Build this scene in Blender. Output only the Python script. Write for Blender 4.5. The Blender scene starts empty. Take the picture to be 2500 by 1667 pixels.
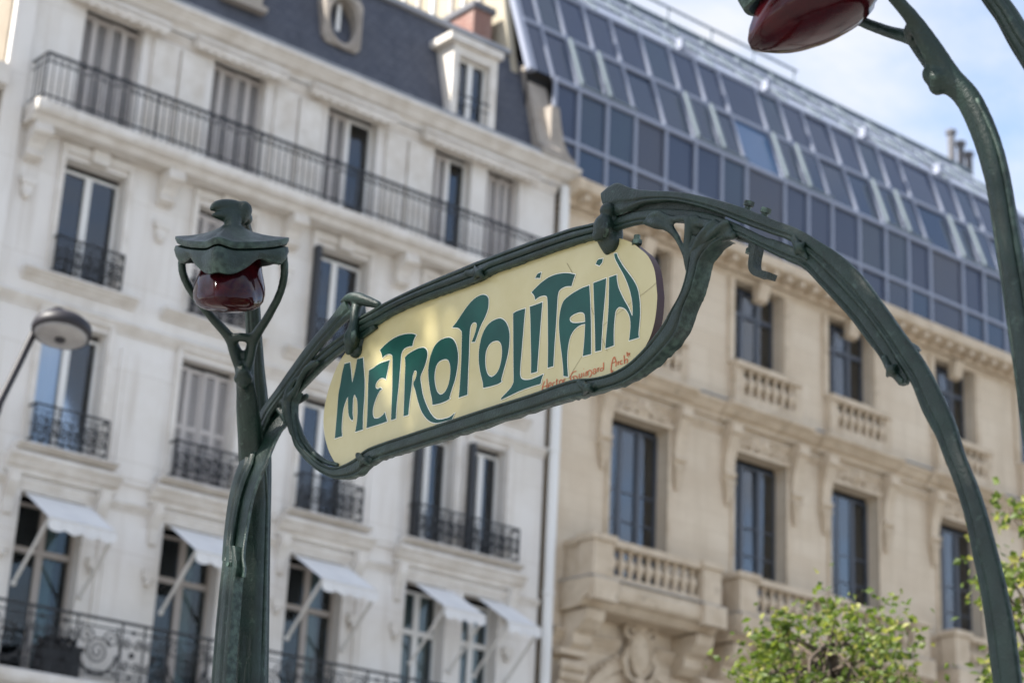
import bpy, bmesh, math, random
from mathutils import Vector, Matrix
from mathutils.geometry import tessellate_polygon
random.seed(7)
S = bpy.context.scene
COL = S.collection
R = math.radians

# ------------------------------------------------------------------ camera
# world: X runs along the street front to the right, Y towards the facades, Z up; eye at the origin
GROUND = -1.65
YAW, PITCH, ROLL, FPX = R(50.63), R(20.04), R(2.86), 4861.0
fw = Vector((math.cos(YAW)*math.cos(PITCH), math.sin(YAW)*math.cos(PITCH), math.sin(PITCH)))
rt0 = Vector((math.sin(YAW), -math.cos(YAW), 0)); up0 = rt0.cross(fw)
rt = math.cos(ROLL)*rt0 + math.sin(ROLL)*up0
up = -math.sin(ROLL)*rt0 + math.cos(ROLL)*up0
cd = bpy.data.cameras.new('camera'); cam = bpy.data.objects.new('camera', cd); COL.objects.link(cam)
cam.matrix_world = Matrix(((rt.x, up.x, -fw.x, 0), (rt.y, up.y, -fw.y, 0), (rt.z, up.z, -fw.z, 0), (0, 0, 0, 1)))
cd.sensor_width = 36.0; cd.lens = FPX/2500*36; cd.clip_start = 0.05; cd.clip_end = 3000
cd.dof.use_dof = True; cd.dof.focus_distance = 6.25; cd.dof.aperture_fstop = 3.1; cd.dof.aperture_blades = 9
S.camera = cam

# ------------------------------------------------------------------ light and sky
SUN = Vector((-1.0, 0.34, 1.15)).normalized()
el = math.asin(SUN.z); az = math.atan2(SUN.x, SUN.y)
W = bpy.data.worlds.new('World'); S.world = W; W.use_nodes = True
nt = W.node_tree; nt.nodes.clear()
def N(tree, t, **kw):
    n = tree.nodes.new(t)
    for k, v in kw.items():
        if k == 'inp':
            for a, b in v.items(): n.inputs[a].default_value = b
        else: setattr(n, k, v)
    return n
def lk(tree, a, b): tree.links.new(a, b)
sky = N(nt, 'ShaderNodeTexSky', sky_type='NISHITA', sun_disc=False, sun_elevation=el, sun_rotation=az, altitude=50, air_density=1.0, dust_density=1.2, ozone_density=1.5)
bg = N(nt, 'ShaderNodeBackground', inp={'Strength': 0.122}); wo = N(nt, 'ShaderNodeOutputWorld')
tc = N(nt, 'ShaderNodeTexCoord')
mp = N(nt, 'ShaderNodeMapping'); mp.inputs['Scale'].default_value = (1, 1, 2.2); mp.inputs['Location'].default_value = (1.3, 0.4, 0.2)
lk(nt, tc.outputs['Generated'], mp.inputs['Vector'])
n1 = N(nt, 'ShaderNodeTexNoise', inp={'Scale': 3.4, 'Detail': 7.0, 'Roughness': 0.6, 'Distortion': 0.35})
lk(nt, mp.outputs[0], n1.inputs['Vector'])
cr = N(nt, 'ShaderNodeValToRGB'); cr.color_ramp.elements[0].position = 0.36; cr.color_ramp.elements[1].position = 0.60
cr.color_ramp.elements[0].color = (0.05, 0.05, 0.05, 1); cr.color_ramp.elements[1].color = (0.95, 0.95, 0.95, 1)
lk(nt, n1.outputs[0], cr.inputs[0])
mx = N(nt, 'ShaderNodeMix', data_type='RGBA')
lk(nt, cr.outputs[0], mx.inputs['Factor']); lk(nt, sky.outputs[0], mx.inputs['A'])
mx.inputs['B'].default_value = (2.75, 2.83, 3.08, 1)
lk(nt, mx.outputs['Result'], bg.inputs['Color']); lk(nt, bg.outputs[0], wo.inputs[0])
sl = bpy.data.lights.new('sun', 'SUN'); sl.energy = 4.5; sl.angle = R(0.53); sl.color = (1.0, 0.95, 0.88)
so = bpy.data.objects.new('sun', sl); COL.objects.link(so); so.location = SUN*60
so.rotation_euler = (-SUN).to_track_quat('-Z', 'Y').to_euler()
S.view_settings.view_transform = 'Standard'; S.view_settings.look = 'None'
S.view_settings.gamma = 1; S.view_settings.use_curve_mapping = False
S.view_settings.exposure = 1.50
S.cycles.max_bounces = 8; S.cycles.transparent_max_bounces = 12
S.cycles.caustics_reflective = False; S.cycles.caustics_refractive = False

# ------------------------------------------------------------------ helpers: objects
def link(o, parent=None):
    COL.objects.link(o)
    if parent is not None: o.parent = parent
    return o
def tag(o, label=None, cat=None, group=None, kind=None):
    if label: o['label'] = label
    if cat: o['category'] = cat
    if group: o['group'] = group
    if kind: o['kind'] = kind
    return o
def empty(name, loc, label, cat, group=None):
    o = bpy.data.objects.new(name, None); o.location = loc; o.empty_display_size = 0.3
    COL.objects.link(o); return tag(o, label, cat, group)
def put(name, me, parent=None, loc=None, rz=0):
    """another object on the same mesh data"""
    o = bpy.data.objects.new(name, me); link(o, parent)
    if loc is not None: o.location = loc
    if rz: o.rotation_euler = (0, 0, rz)
    return o

class MB:
    """collects vertices and faces and links them as one mesh object"""
    def __init__(s): s.v = []; s.f = []; s.m = []; s.mi = 0
    def add(s, vs, fs):
        b = len(s.v); s.v += [tuple(p) for p in vs]
        for f in fs: s.f.append(tuple(b+i for i in f)); s.m.append(s.mi)
    def box(s, x0, x1, y0, y1, z0, z1):
        s.add([(x0,y0,z0),(x1,y0,z0),(x1,y1,z0),(x0,y1,z0),(x0,y0,z1),(x1,y0,z1),(x1,y1,z1),(x0,y1,z1)],
              [(0,3,2,1),(4,5,6,7),(0,1,5,4),(1,2,6,5),(2,3,7,6),(3,0,4,7)])
    def bar(s, a, b, r, n=4, r2=None):
        s.tube([a, b], [r, r if r2 is None else r2], n)
    def tube(s, pts, rad, n=8, cap=True, squash=None):
        pts = [Vector(p) for p in pts]
        if not isinstance(rad, (list, tuple)): rad = [rad]*len(pts)
        T = []
        for i in range(len(pts)):
            t = pts[min(i+1, len(pts)-1)] - pts[max(i-1, 0)]
            T.append(t.normalized() if t.length > 1e-9 else Vector((0,0,1)))
        a = Vector((0,0,1)) if abs(T[0].z) < .9 else Vector((1,0,0))
        u = (a - T[0]*a.dot(T[0])).normalized(); vs = []; k = math.pi/n if n == 4 else 0
        for i, p in enumerate(pts):
            u = u - T[i]*u.dot(T[i]); u.normalize(); w = T[i].cross(u)
            for j in range(n):
                an = 2*math.pi*j/n + k
                d = u*math.cos(an) + w*math.sin(an)
                if squash: d = Vector((d.x*squash[0], d.y*squash[1], d.z*squash[2]))
                vs.append(p + d*rad[i])
        fs = [(i*n+j, i*n+(j+1) % n, (i+1)*n+(j+1) % n, (i+1)*n+j) for i in range(len(pts)-1) for j in range(n)]
        if cap: fs += [tuple(range(n-1, -1, -1)), tuple((len(pts)-1)*n+j for j in range(n))]
        s.add(vs, fs)
    def ball(s, c, r, n=12, m=8, sc=(1,1,1)):
        vs = [(c[0], c[1], c[2]-r*sc[2])]
        for i in range(1, m):
            t = -math.pi/2 + math.pi*i/m
            for j in range(n):
                a = 2*math.pi*j/n
                vs.append((c[0]+r*sc[0]*math.cos(t)*math.cos(a), c[1]+r*sc[1]*math.cos(t)*math.sin(a), c[2]+r*sc[2]*math.sin(t)))
        vs.append((c[0], c[1], c[2]+r*sc[2])); L = len(vs)-1
        fs = [(0, 1+(j+1) % n, 1+j) for j in range(n)]
        for i in range(m-2): fs += [(1+i*n+j, 1+i*n+(j+1) % n, 1+(i+1)*n+(j+1) % n, 1+(i+1)*n+j) for j in range(n)]
        fs += [(L, 1+(m-2)*n+j, 1+(m-2)*n+(j+1) % n) for j in range(n)]
        s.add(vs, fs)
    def lathe(s, prof, n=12, c=(0,0,0)):
        vs = []; k = len(prof)
        for r, z in prof:
            for j in range(n):
                a = 2*math.pi*j/n; vs.append((c[0]+r*math.cos(a), c[1]+r*math.sin(a), c[2]+z))
        fs = [(i*n+j, i*n+(j+1) % n, (i+1)*n+(j+1) % n, (i+1)*n+j) for i in range(k-1) for j in range(n)]
        fs += [tuple(range(n-1, -1, -1)), tuple((k-1)*n+j for j in range(n))]
        s.add(vs, fs)
    def run(s, prof, x0, x1, ret=False):
        """moulding with profile [(y, z)...] swept along X; closed polygon, y smaller = proud"""
        k = len(prof)
        s.add([(x0, y, z) for y, z in prof] + [(x1, y, z) for y, z in prof],
              [(i, (i+1) % k, k+(i+1) % k, k+i) for i in range(k)] + [tuple(range(k-1, -1, -1)), tuple(range(k, 2*k))])
    def build(s, name, mat, parent=None, loc=None, smooth=False, kind=None, fix=True):
        me = bpy.data.meshes.new(name); me.from_pydata(s.v, [], s.f)
        mats = mat if isinstance(mat, (list, tuple)) else [mat]
        for m in mats: me.materials.append(m)
        if len(mats) > 1:
            for p, i in zip(me.polygons, s.m): p.material_index = i
        if fix:
            bm = bmesh.new(); bm.from_mesh(me); bmesh.ops.recalc_face_normals(bm, faces=bm.faces); bm.to_mesh(me); bm.free()
        if smooth:
            for p in me.polygons: p.use_smooth = True
        o = bpy.data.objects.new(name, me); link(o, parent)
        if loc is not None: o.location = loc
        if kind: o['kind'] = kind
        return o

def smooth_angle(o, deg=40):
    me = o.data
    for p in me.polygons: p.use_smooth = True
    try: me.set_sharp_from_angle(angle=R(deg))
    except Exception: pass
    return o
def remeshed(o, voxel, it=4, fac=0.5):
    m = o.modifiers.new('r', 'REMESH'); m.mode = 'VOXEL'; m.voxel_size = voxel; m.use_smooth_shade = True
    if it:
        k = o.modifiers.new('s', 'SMOOTH'); k.iterations = it; k.factor = fac
    dg = bpy.context.evaluated_depsgraph_get()
    me = bpy.data.meshes.new_from_object(o.evaluated_get(dg)); old = o.data
    o.modifiers.clear(); o.data = me; bpy.data.meshes.remove(old); me.name = o.name
    for p in me.polygons: p.use_smooth = True
    return o
def catmull(P, sub=5, closed=False):
    n = len(P); out = []
    for i in range(n if closed else n-1):
        p0 = P[(i-1) % n] if closed else P[max(i-1, 0)]
        p1, p2 = P[i], P[(i+1) % n]
        p3 = P[(i+2) % n] if closed else P[min(i+2, n-1)]
        for k in range(sub):
            t = k/sub
            out.append(tuple(.5*(2*b + (c-a)*t + (2*a-5*b+4*c-d)*t*t + (3*b-a-3*c+d)*t**3) for a, b, c, d in zip(p0, p1, p2, p3)))
    if not closed: out.append(tuple(P[-1]))
    return out

# ------------------------------------------------------------------ helpers: materials
def mat(name, base, rough=0.6, spec=0.5, metal=0.0, var=None, scale=3.0, bump=0.0, bscale=40.0, coat=0.0, detail=5.0, stretch=None, second=None):
    """principled material; var = second colour mixed in by noise, second = (colour, scale, lo, hi) patches on top"""
    m = bpy.data.materials.new(name); m.use_nodes = True; t = m.node_tree; b = t.nodes['Principled BSDF']
    b.inputs['Base Color'].default_value = (*base, 1); b.inputs['Roughness'].default_value = rough
    b.inputs['Specular IOR Level'].default_value = spec; b.inputs['Metallic'].default_value = metal
    b.inputs['Coat Weight'].default_value = coat; b.inputs['Coat Roughness'].default_value = 0.08
    tcn = N(t, 'ShaderNodeTexCoord'); mpn = N(t, 'ShaderNodeMapping')
    if stretch: mpn.inputs['Scale'].default_value = stretch
    lk(t, tcn.outputs['Object'], mpn.inputs['Vector'])
    col = None
    if var:
        n = N(t, 'ShaderNodeTexNoise', inp={'Scale': scale, 'Detail': detail, 'Roughness': 0.6}); lk(t, mpn.outputs[0], n.inputs['Vector'])
        r = N(t, 'ShaderNodeValToRGB'); r.color_ramp.elements[0].position = .35; r.color_ramp.elements[1].position = .68
        r.color_ramp.elements[0].color = (*base, 1); r.color_ramp.elements[1].color = (*var, 1)
        lk(t, n.outputs[0], r.inputs[0]); col = r.outputs[0]
        if second:
            c2, s2, lo, hi = second
            n2 = N(t, 'ShaderNodeTexNoise', inp={'Scale': s2, 'Detail': 6.0, 'Roughness': 0.65}); lk(t, mpn.outputs[0], n2.inputs['Vector'])
            mr = N(t, 'ShaderNodeMapRange', inp={'From Min': lo, 'From Max': hi}); lk(t, n2.outputs[0], mr.inputs['Value'])
            mm = N(t, 'ShaderNodeMix', data_type='RGBA'); lk(t, mr.outputs[0], mm.inputs['Factor']); lk(t, col, mm.inputs['A'])
            mm.inputs['B'].default_value = (*c2, 1); col = mm.outputs['Result']
        lk(t, col, b.inputs['Base Color'])
    if bump:
        n = N(t, 'ShaderNodeTexNoise', inp={'Scale': bscale, 'Detail': 4.0}); lk(t, mpn.outputs[0], n.inputs['Vector'])
        bp = N(t, 'ShaderNodeBump', inp={'Strength': bump, 'Distance': 0.02}); lk(t, n.outputs[0], bp.inputs['Height'])
        lk(t, bp.outputs[0], b.inputs['Normal'])
    return m
def glass(name, ior=2.0, tint=(0.9, 0.95, 1.0)):
    """thin window glass: clear with a fresnel reflection"""
    m = bpy.data.materials.new(name); m.use_nodes = True; t = m.node_tree; t.nodes.clear()
    o = N(t, 'ShaderNodeOutputMaterial'); x = N(t, 'ShaderNodeMixShader'); f = N(t, 'ShaderNodeFresnel', inp={'IOR': ior})
    a = N(t, 'ShaderNodeBsdfTransparent', inp={'Color': (*tint, 1)}); g = N(t, 'ShaderNodeBsdfGlossy', inp={'Roughness': 0.02, 'Color': (0.9, 0.95, 1, 1)})
    lk(t, f.outputs[0], x.inputs[0]); lk(t, a.outputs[0], x.inputs[1]); lk(t, g.outputs[0], x.inputs[2]); lk(t, x.outputs[0], o.inputs[0])
    return m
def stone_blocks(name, base, var, bw, bh, mortar, stain, off=(0, 0)):
    """ashlar: faint block joints and tone differences laid in the facade plane (X, Z)"""
    m = bpy.data.materials.new(name); m.use_nodes = True; t = m.node_tree; b = t.nodes['Principled BSDF']
    b.inputs['Roughness'].default_value = 0.85; b.inputs['Specular IOR Level'].default_value = 0.25
    tcn = N(t, 'ShaderNodeTexCoord'); sp = N(t, 'ShaderNodeSeparateXYZ'); cb = N(t, 'ShaderNodeCombineXYZ')
    lk(t, tcn.outputs['Object'], sp.inputs[0])
    ad = N(t, 'ShaderNodeMath', operation='ADD'); lk(t, sp.outputs[0], ad.inputs[0]); lk(t, sp.outputs[1], ad.inputs[1])
    lk(t, ad.outputs[0], cb.inputs[0]); lk(t, sp.outputs[2], cb.inputs[1])
    br = N(t, 'ShaderNodeTexBrick', inp={'Scale': 1.0, 'Brick Width': bw, 'Row Height': bh, 'Mortar Size': 0.008, 'Mortar Smooth': 0.3, 'Bias': 0.0})
    br.inputs['Color1'].default_value = (*base, 1); br.inputs['Color2'].default_value = (*var, 1); br.inputs['Mortar'].default_value = (*mortar, 1)
    lk(t, cb.outputs[0], br.inputs['Vector'])
    n = N(t, 'ShaderNodeTexNoise', inp={'Scale': 0.55, 'Detail': 6.0, 'Roughness': 0.62}); lk(t, tcn.outputs['Object'], n.inputs['Vector'])
    mr = N(t, 'ShaderNodeMapRange', inp={'From Min': .48, 'From Max': .75}); lk(t, n.outputs[0], mr.inputs['Value'])
    mm = N(t, 'ShaderNodeMix', data_type='RGBA'); lk(t, mr.outputs[0], mm.inputs['Factor']); lk(t, br.outputs['Color'], mm.inputs['A']); mm.inputs['B'].default_value = (*stain, 1)
    mps = N(t, 'ShaderNodeMapping'); mps.inputs['Scale'].default_value = (2.2, 2.2, .22); lk(t, tcn.outputs['Object'], mps.inputs['Vector'])
    n3 = N(t, 'ShaderNodeTexNoise', inp={'Scale': 1.6, 'Detail': 5.0}); lk(t, mps.outputs[0], n3.inputs['Vector'])
    mr3 = N(t, 'ShaderNodeMapRange', inp={'From Min': .52, 'From Max': .78, 'To Max': .8}); lk(t, n3.outputs[0], mr3.inputs['Value'])
    m3 = N(t, 'ShaderNodeMix', data_type='RGBA'); lk(t, mr3.outputs[0], m3.inputs['Factor']); lk(t, mm.outputs['Result'], m3.inputs['A']); m3.inputs['B'].default_value = (*mortar, 1)
    lk(t, m3.outputs['Result'], b.inputs['Base Color'])
    bp = N(t, 'ShaderNodeBump', inp={'Strength': .25, 'Distance': .02}); n2 = N(t, 'ShaderNodeTexNoise', inp={'Scale': 14, 'Detail': 5}); lk(t, tcn.outputs['Object'], n2.inputs['Vector'])
    lk(t, n2.outputs[0], bp.inputs['Height']); lk(t, bp.outputs[0], b.inputs['Normal'])
    return m

M = {}
M['iron'] = mat('green_iron_paint', (.0036, .0125, .008), .38, .42, var=(.008, .025, .0168), scale=10, bump=.20, bscale=140, second=((.065, .105, .082), 26, .60, .82))
def wear(m, pale, dark):
    t = m.node_tree; b = t.nodes['Principled BSDF']; src = b.inputs['Base Color'].links[0].from_socket
    g = N(t, 'ShaderNodeNewGeometry'); tcn = N(t, 'ShaderNodeTexCoord'); n = N(t, 'ShaderNodeTexNoise', inp={'Scale': 38.0, 'Detail': 5.0}); lk(t, tcn.outputs['Object'], n.inputs['Vector'])
    mr = N(t, 'ShaderNodeMapRange', inp={'From Min': .525, 'From Max': .64}); lk(t, g.outputs['Pointiness'], mr.inputs['Value'])
    nr = N(t, 'ShaderNodeMapRange', inp={'From Min': .40, 'From Max': .62}); lk(t, n.outputs[0], nr.inputs['Value'])
    mu = N(t, 'ShaderNodeMath', operation='MULTIPLY'); lk(t, mr.outputs[0], mu.inputs[0]); lk(t, nr.outputs[0], mu.inputs[1])
    a = N(t, 'ShaderNodeMix', data_type='RGBA'); lk(t, mu.outputs[0], a.inputs['Factor']); lk(t, src, a.inputs['A']); a.inputs['B'].default_value = (*pale, 1)
    n2 = N(t, 'ShaderNodeTexNoise', inp={'Scale': 17.0, 'Detail': 6.0, 'Roughness': .7}); lk(t, tcn.outputs['Object'], n2.inputs['Vector'])
    rr = N(t, 'ShaderNodeMapRange', inp={'From Min': .62, 'From Max': .74, 'To Max': .75}); lk(t, n2.outputs[0], rr.inputs['Value'])
    c = N(t, 'ShaderNodeMix', data_type='RGBA'); lk(t, rr.outputs[0], c.inputs['Factor']); lk(t, a.outputs['Result'], c.inputs['A']); c.inputs['B'].default_value = (*dark, 1)
    lk(t, c.outputs['Result'], b.inputs['Base Color'])
    ro = N(t, 'ShaderNodeMapRange', inp={'From Min': .3, 'From Max': .7, 'To Min': .32, 'To Max': .58}); lk(t, n2.outputs[0], ro.inputs['Value']); lk(t, ro.outputs[0], b.inputs['Roughness'])
wear(M['iron'], (.09, .145, .112), (.010, .007, .006))
M['iron_dark'] = mat('dark_iron_underside', (.016, .026, .021), .6, .4, var=(.03, .04, .034), scale=20, bump=.5, bscale=120)
M['red_glass'] = mat('dark_red_lamp_glass', (.044, .003, .0045), .12, .22, var=(.014, .002, .004), scale=7)
M['panel'] = mat('cream_enamel', (.50, .44, .235), .34, .35, var=(.455, .39, .19), scale=5, coat=.12, second=((.42, .35, .17), 60, .72, .84))
M['panel_edge'] = mat('maroon_edge', (.045, .014, .014), .5)
M['letter'] = mat('deep_green_enamel', (.005, .050, .038), .3, .2, var=(.008, .070, .052), scale=7, coat=.0)
M['white_line'] = mat('white_enamel_line', (.78, .78, .70), .4)
M['orange'] = mat('orange_script', (.55, .12, .03), .5, var=(.42, .075, .02), scale=40)
M['crack'] = mat('crack', (.20, .16, .09), .9)
M['white_wall'] = stone_blocks('white_render', (.715, .678, .63), (.74, .708, .665), 3.0, 1.6, (.56, .51, .45), (.62, .575, .51))
M['white_trim'] = mat('white_stone_trim', (.715, .678, .625), .8, .3, var=(.58, .53, .465), scale=2.6, bump=.15, bscale=20, second=((.38, .35, .31), 6, .62, .85))
M['stone'] = stone_blocks('beige_limestone', (.61, .51, .385), (.65, .555, .43), 1.15, .42, (.50, .41, .30), (.54, .44, .325))
M['stone_trim'] = mat('beige_stone_trim', (.61, .51, .385), .85, .25, var=(.48, .385, .275), scale=2.2, bump=.2, bscale=16, second=((.22, .175, .125), 5.5, .57, .80))
M['grey_stone'] = mat('weathered_grey_stone', (.36, .32, .275), .85, .25, var=(.27, .24, .21), scale=3, bump=.2, bscale=16)
M['slate'] = stone_blocks('slate_roof', (.075, .082, .105), (.098, .105, .128), .22, .11, (.045, .05, .064), (.09, .095, .112))
M['zinc'] = mat('grey_zinc', (.30, .31, .33), .5, .4, var=(.22, .23, .25), scale=2)
M['frame_white'] = mat('white_window_frame', (.74, .73, .70), .5)
M['frame_dark'] = mat('dark_window_frame', (.075, .085, .105), .5)
M['frame_taupe'] = mat('taupe_window_frame', (.36, .32, .285), .55)
M['shutter'] = mat('taupe_shutter', (.54, .50, .47), .65, var=(.47, .435, .41), scale=3)
M['black_iron'] = mat('black_railing', (.008, .0085, .010), .5)
M['grey_iron'] = mat('grey_railing', (.024, .026, .030), .5)
M['glass'] = glass('window_glass', 1.9)
M['glass_low'] = glass('shaded_door_glass', 1.45, (.8, .85, .85))
M['glass_dark'] = glass('dark_window_glass', 2.2, (.75, .8, .85))
M['curtain'] = mat('pale_curtain', (.66, .67, .67), .9)
M['green_curtain'] = mat('grey_green_curtain', (.10, .15, .15), .9, var=(.16, .21, .21), scale=3, stretch=(6, 6, .3))
M['room'] = mat('room_shade_black', (.010, .0095, .010), .95)  # near-black: the shade of unlit interiors is put into the colour
M['awning'] = mat('white_awning_cloth', (.72, .71, .69), .85, var=(.63, .62, .61), scale=2)
M['mullion'] = mat('pale_aluminium', (.25, .275, .345), .38, .5)
M['mullion_lit'] = mat('light_aluminium', (.145, .18, .205), .5, .3)
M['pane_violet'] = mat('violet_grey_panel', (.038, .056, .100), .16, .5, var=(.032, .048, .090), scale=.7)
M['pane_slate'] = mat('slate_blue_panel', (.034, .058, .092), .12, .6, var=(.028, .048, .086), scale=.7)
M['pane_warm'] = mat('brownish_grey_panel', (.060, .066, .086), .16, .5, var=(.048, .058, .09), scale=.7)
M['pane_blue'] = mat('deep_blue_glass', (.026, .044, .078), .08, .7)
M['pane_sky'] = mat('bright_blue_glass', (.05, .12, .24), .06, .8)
M['poly'] = mat('pale_polycarbonate', (.25, .285, .37), .4, .5, var=(.29, .32, .385), scale=1.4)
M['brick'] = stone_blocks('red_brick', (.17, .075, .06), (.21, .10, .08), .22, .07, (.35, .28, .24), (.28, .11, .09))
M['cream_wall'] = mat('cream_party_wall', (.40, .36, .28), .9, .2, var=(.35, .31, .235), scale=1.2, stretch=(1, 1, .3))
M['pipe'] = mat('painted_pipe', (.62, .60, .56), .6)
M['pot'] = mat('dark_chimney_flue', (.10, .10, .11), .6)
M['lamp_dark'] = mat('dark_violet_lamp_shell', (.016, .014, .018), .5, .4)
M['lamp_lens'] = mat('grey_lamp_lens', (.30, .29, .28), .3, .5, var=(.22, .21, .21), scale=5)
M['planter'] = mat('black_planter', (.012, .012, .014), .6)
M['leaf'] = None
M['asphalt'] = mat('asphalt', (.05, .05, .052), .9, var=(.065, .065, .066), scale=3, bump=.3, bscale=120)
M['paving'] = stone_blocks('pale_paving', (.25, .245, .235), (.28, .275, .265), .6, .4, (.20, .195, .19), (.23, .225, .215))
M['bark'] = mat('brown_bark', (.10, .075, .055), .9, var=(.06, .045, .035), scale=14, bump=.5, bscale=40)
def leafmat():
    m = bpy.data.materials.new('leaf'); m.use_nodes = True; t = m.node_tree; t.nodes.clear()
    o = N(t, 'ShaderNodeOutputMaterial'); oi = N(t, 'ShaderNodeNewGeometry')
    r = N(t, 'ShaderNodeValToRGB'); e = r.color_ramp.elements
    e[0].position = 0; e[0].color = (.052, .085, .014, 1); e[1].position = 1; e[1].color = (.34, .32, .09, 1)
    x = e.new(.55); x.color = (.10, .145, .024, 1); x = e.new(.85); x.color = (.18, .21, .045, 1)
    lk(t, oi.outputs['Random Per Island'], r.inputs[0])
    d = N(t, 'ShaderNodeBsdfPrincipled', inp={'Roughness': .5, 'Specular IOR Level': .4}); tr = N(t, 'ShaderNodeBsdfTranslucent')
    h = N(t, 'ShaderNodeHueSaturation', inp={'Value': 1.35, 'Saturation': 1.1}); lk(t, r.outputs[0], h.inputs['Color'])
    lk(t, r.outputs[0], d.inputs['Base Color']); lk(t, h.outputs[0], tr.inputs[0])
    s = N(t, 'ShaderNodeMixShader', inp={0: .45}); lk(t, d.outputs[0], s.inputs[1]); lk(t, tr.outputs[0], s.inputs[2]); lk(t, s.outputs[0], o.inputs[0])
    return m
M['leaf'] = leafmat()

# ------------------------------------------------------------------ the setting
b = MB(); b.add([(-400,-400,GROUND),(700,-400,GROUND),(700,700,GROUND),(-400,700,GROUND)], [(0,1,2,3)])
tag(b.build('ground', M['asphalt'], fix=False), kind='structure')
b = MB(); b.box(-150, 200, -60, 18.5, GROUND+.004, GROUND+.13); tag(b.build('pavement', M['paving']), kind='structure')
b = MB(); b.box(-150, 200, 18.503, 18.75, GROUND+.004, GROUND+.135); tag(b.build('kerb', M['zinc']), kind='structure')
b = MB(); b.box(-150, 200, 24.5, 29.99, GROUND+.004, GROUND+.13); tag(b.build('far_pavement', M['paving']), kind='structure')

# ------------------------------------------------------------------ facade tools
def wall(name, x0, x1, z0, z1, y, holes, m, parent, back=8.0):
    """facade sheet with real window openings and reveals, plus the body of the block behind"""
    xs = sorted({x0, x1, *[h[0] for h in holes], *[h[1] for h in holes]}); zs = sorted({z0, z1, *[h[2] for h in holes], *[h[3] for h in holes]})
    b = MB()
    for i in range(len(xs)-1):
        for j in range(len(zs)-1):
            cx, cz = (xs[i]+xs[i+1])/2, (zs[j]+zs[j+1])/2
            if any(h[0] < cx < h[1] and h[2] < cz < h[3] for h in holes): continue
            b.add([(xs[i],y,zs[j]),(xs[i+1],y,zs[j]),(xs[i+1],y,zs[j+1]),(xs[i],y,zs[j+1])], [(0,1,2,3)])
    for hx0, hx1, hz0, hz1, d in holes:
        y2 = y+d
        b.add([(hx0,y,hz0),(hx0,y2,hz0),(hx0,y2,hz1),(hx0,y,hz1)], [(0,1,2,3)])
        b.add([(hx1,y,hz0),(hx1,y,hz1),(hx1,y2,hz1),(hx1,y2,hz0)], [(0,1,2,3)])
        b.add([(hx0,y,hz1),(hx0,y2,hz1),(hx1,y2,hz1),(hx1,y,hz1)], [(0,1,2,3)])
        b.add([(hx0,y,hz0),(hx1,y,hz0),(hx1,y2,hz0),(hx0,y2,hz0)], [(0,1,2,3)])
    yb = y+back
    b.add([(x0,y,z0),(x0,y,z1),(x0,yb,z1),(x0,yb,z0)], [(0,1,2,3)]); b.add([(x1,y,z0),(x1,yb,z0),(x1,yb,z1),(x1,y,z1)], [(0,1,2,3)])
    b.add([(x0,yb,z0),(x1,yb,z0),(x1,yb,z1),(x0,yb,z1)], [(3,2,1,0)]); b.add([(x0,y,z1),(x1,y,z1),(x1,yb,z1),(x0,yb,z1)], [(0,1,2,3)])
    return b.build(name, m, parent, fix=False)
cache = {}; rndw = random.Random(17)
def window(parent, x0, x1, z0, z1, y, style='white', transom=None, cross=(), curt=None, gl='glass', cols=2, only=None):
    """casement set in an opening: frame with stiles, one pane per light, curtain behind; shared mesh data"""
    w, h = x1-x0, z1-z0; key = (round(w,3), round(h,3), style, transom, tuple(cross), cols)
    fm = {'white': M['frame_white'], 'dark': M['frame_dark'], 'taupe': M['frame_taupe']}[style]
    e = .055; st = .065
    rows = [0] + ([transom*h] if transom else []) + [h]
    edges = [w*i/cols for i in range(cols+1)]
    if key not in cache:
        b = MB(); b.box(0, e, 0, .07, 0, h); b.box(w-e, w, 0, .07, 0, h); b.box(e, w-e, 0, .07, 0, e+.02); b.box(e, w-e, 0, .07, h-e, h)
        for x in edges[1:-1]: b.box(x-st, x+st, -.015, .06, e+.02, h-e)
        if transom: b.box(e, w-e, -.03, .068, transom*h-.05, transom*h+.05)
        for c in cross:
            for i in range(cols): b.box(edges[i]+e, edges[i+1]-st, .004, .05, c*h-.018, c*h+.018)
        cache[key] = b.build('window', fm, parent, (x0, y, z0)); f = cache[key]; cache[key] = f.data
    else: f = put('window', cache[key], parent, (x0, y, z0))
    for i in range(cols):
        for j in range(len(rows)-1):
            px0 = edges[i] + (e if i == 0 else st); px1 = edges[i+1] - (e if i == cols-1 else st)
            pz0 = rows[j] + (.05 if j else e+.02); pz1 = rows[j+1] - (.05 if j < len(rows)-2 else e)
            k2 = ('p', round(px1-px0,3), round(pz1-pz0,3), gl)
            if k2 not in cache:
                b = MB(); b.box(0, px1-px0, 0, .012, 0, pz1-pz0); o = b.build('pane', M[gl], f, (px0, .03, pz0)); cache[k2] = o.data
            else: o = put('pane', cache[k2], f, (px0, .03, pz0))
            o.rotation_euler = (rndw.uniform(-.010, .010), 0, rndw.uniform(-.022, .022))
    if curt:
        cm, parts = curt
        for a, c in parts:
            b = MB(); n = max(6, int((c-a)*w/.05)); vs = []
            for i in range(n+1):
                x = w*(a+(c-a)*i/n); yy = .16+.025*math.sin(i*1.9+x*3)
                vs += [(x, yy, .03), (x, yy, h-.02)]
            b.add(vs, [(2*i, 2*i+2, 2*i+3, 2*i+1) for i in range(n)])
            b.build('curtain', M[cm], f, smooth=True, fix=False)
    return f
def spiral(cx, cz, r0, r1, a0, turns, n=26):
    return [(cx+(r0+(r1-r0)*i/n)*math.cos(a0+turns*2*math.pi*i/n), 0, cz+(r0+(r1-r0)*i/n)*math.sin(a0+turns*2*math.pi*i/n)) for i in range(n+1)]

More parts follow.
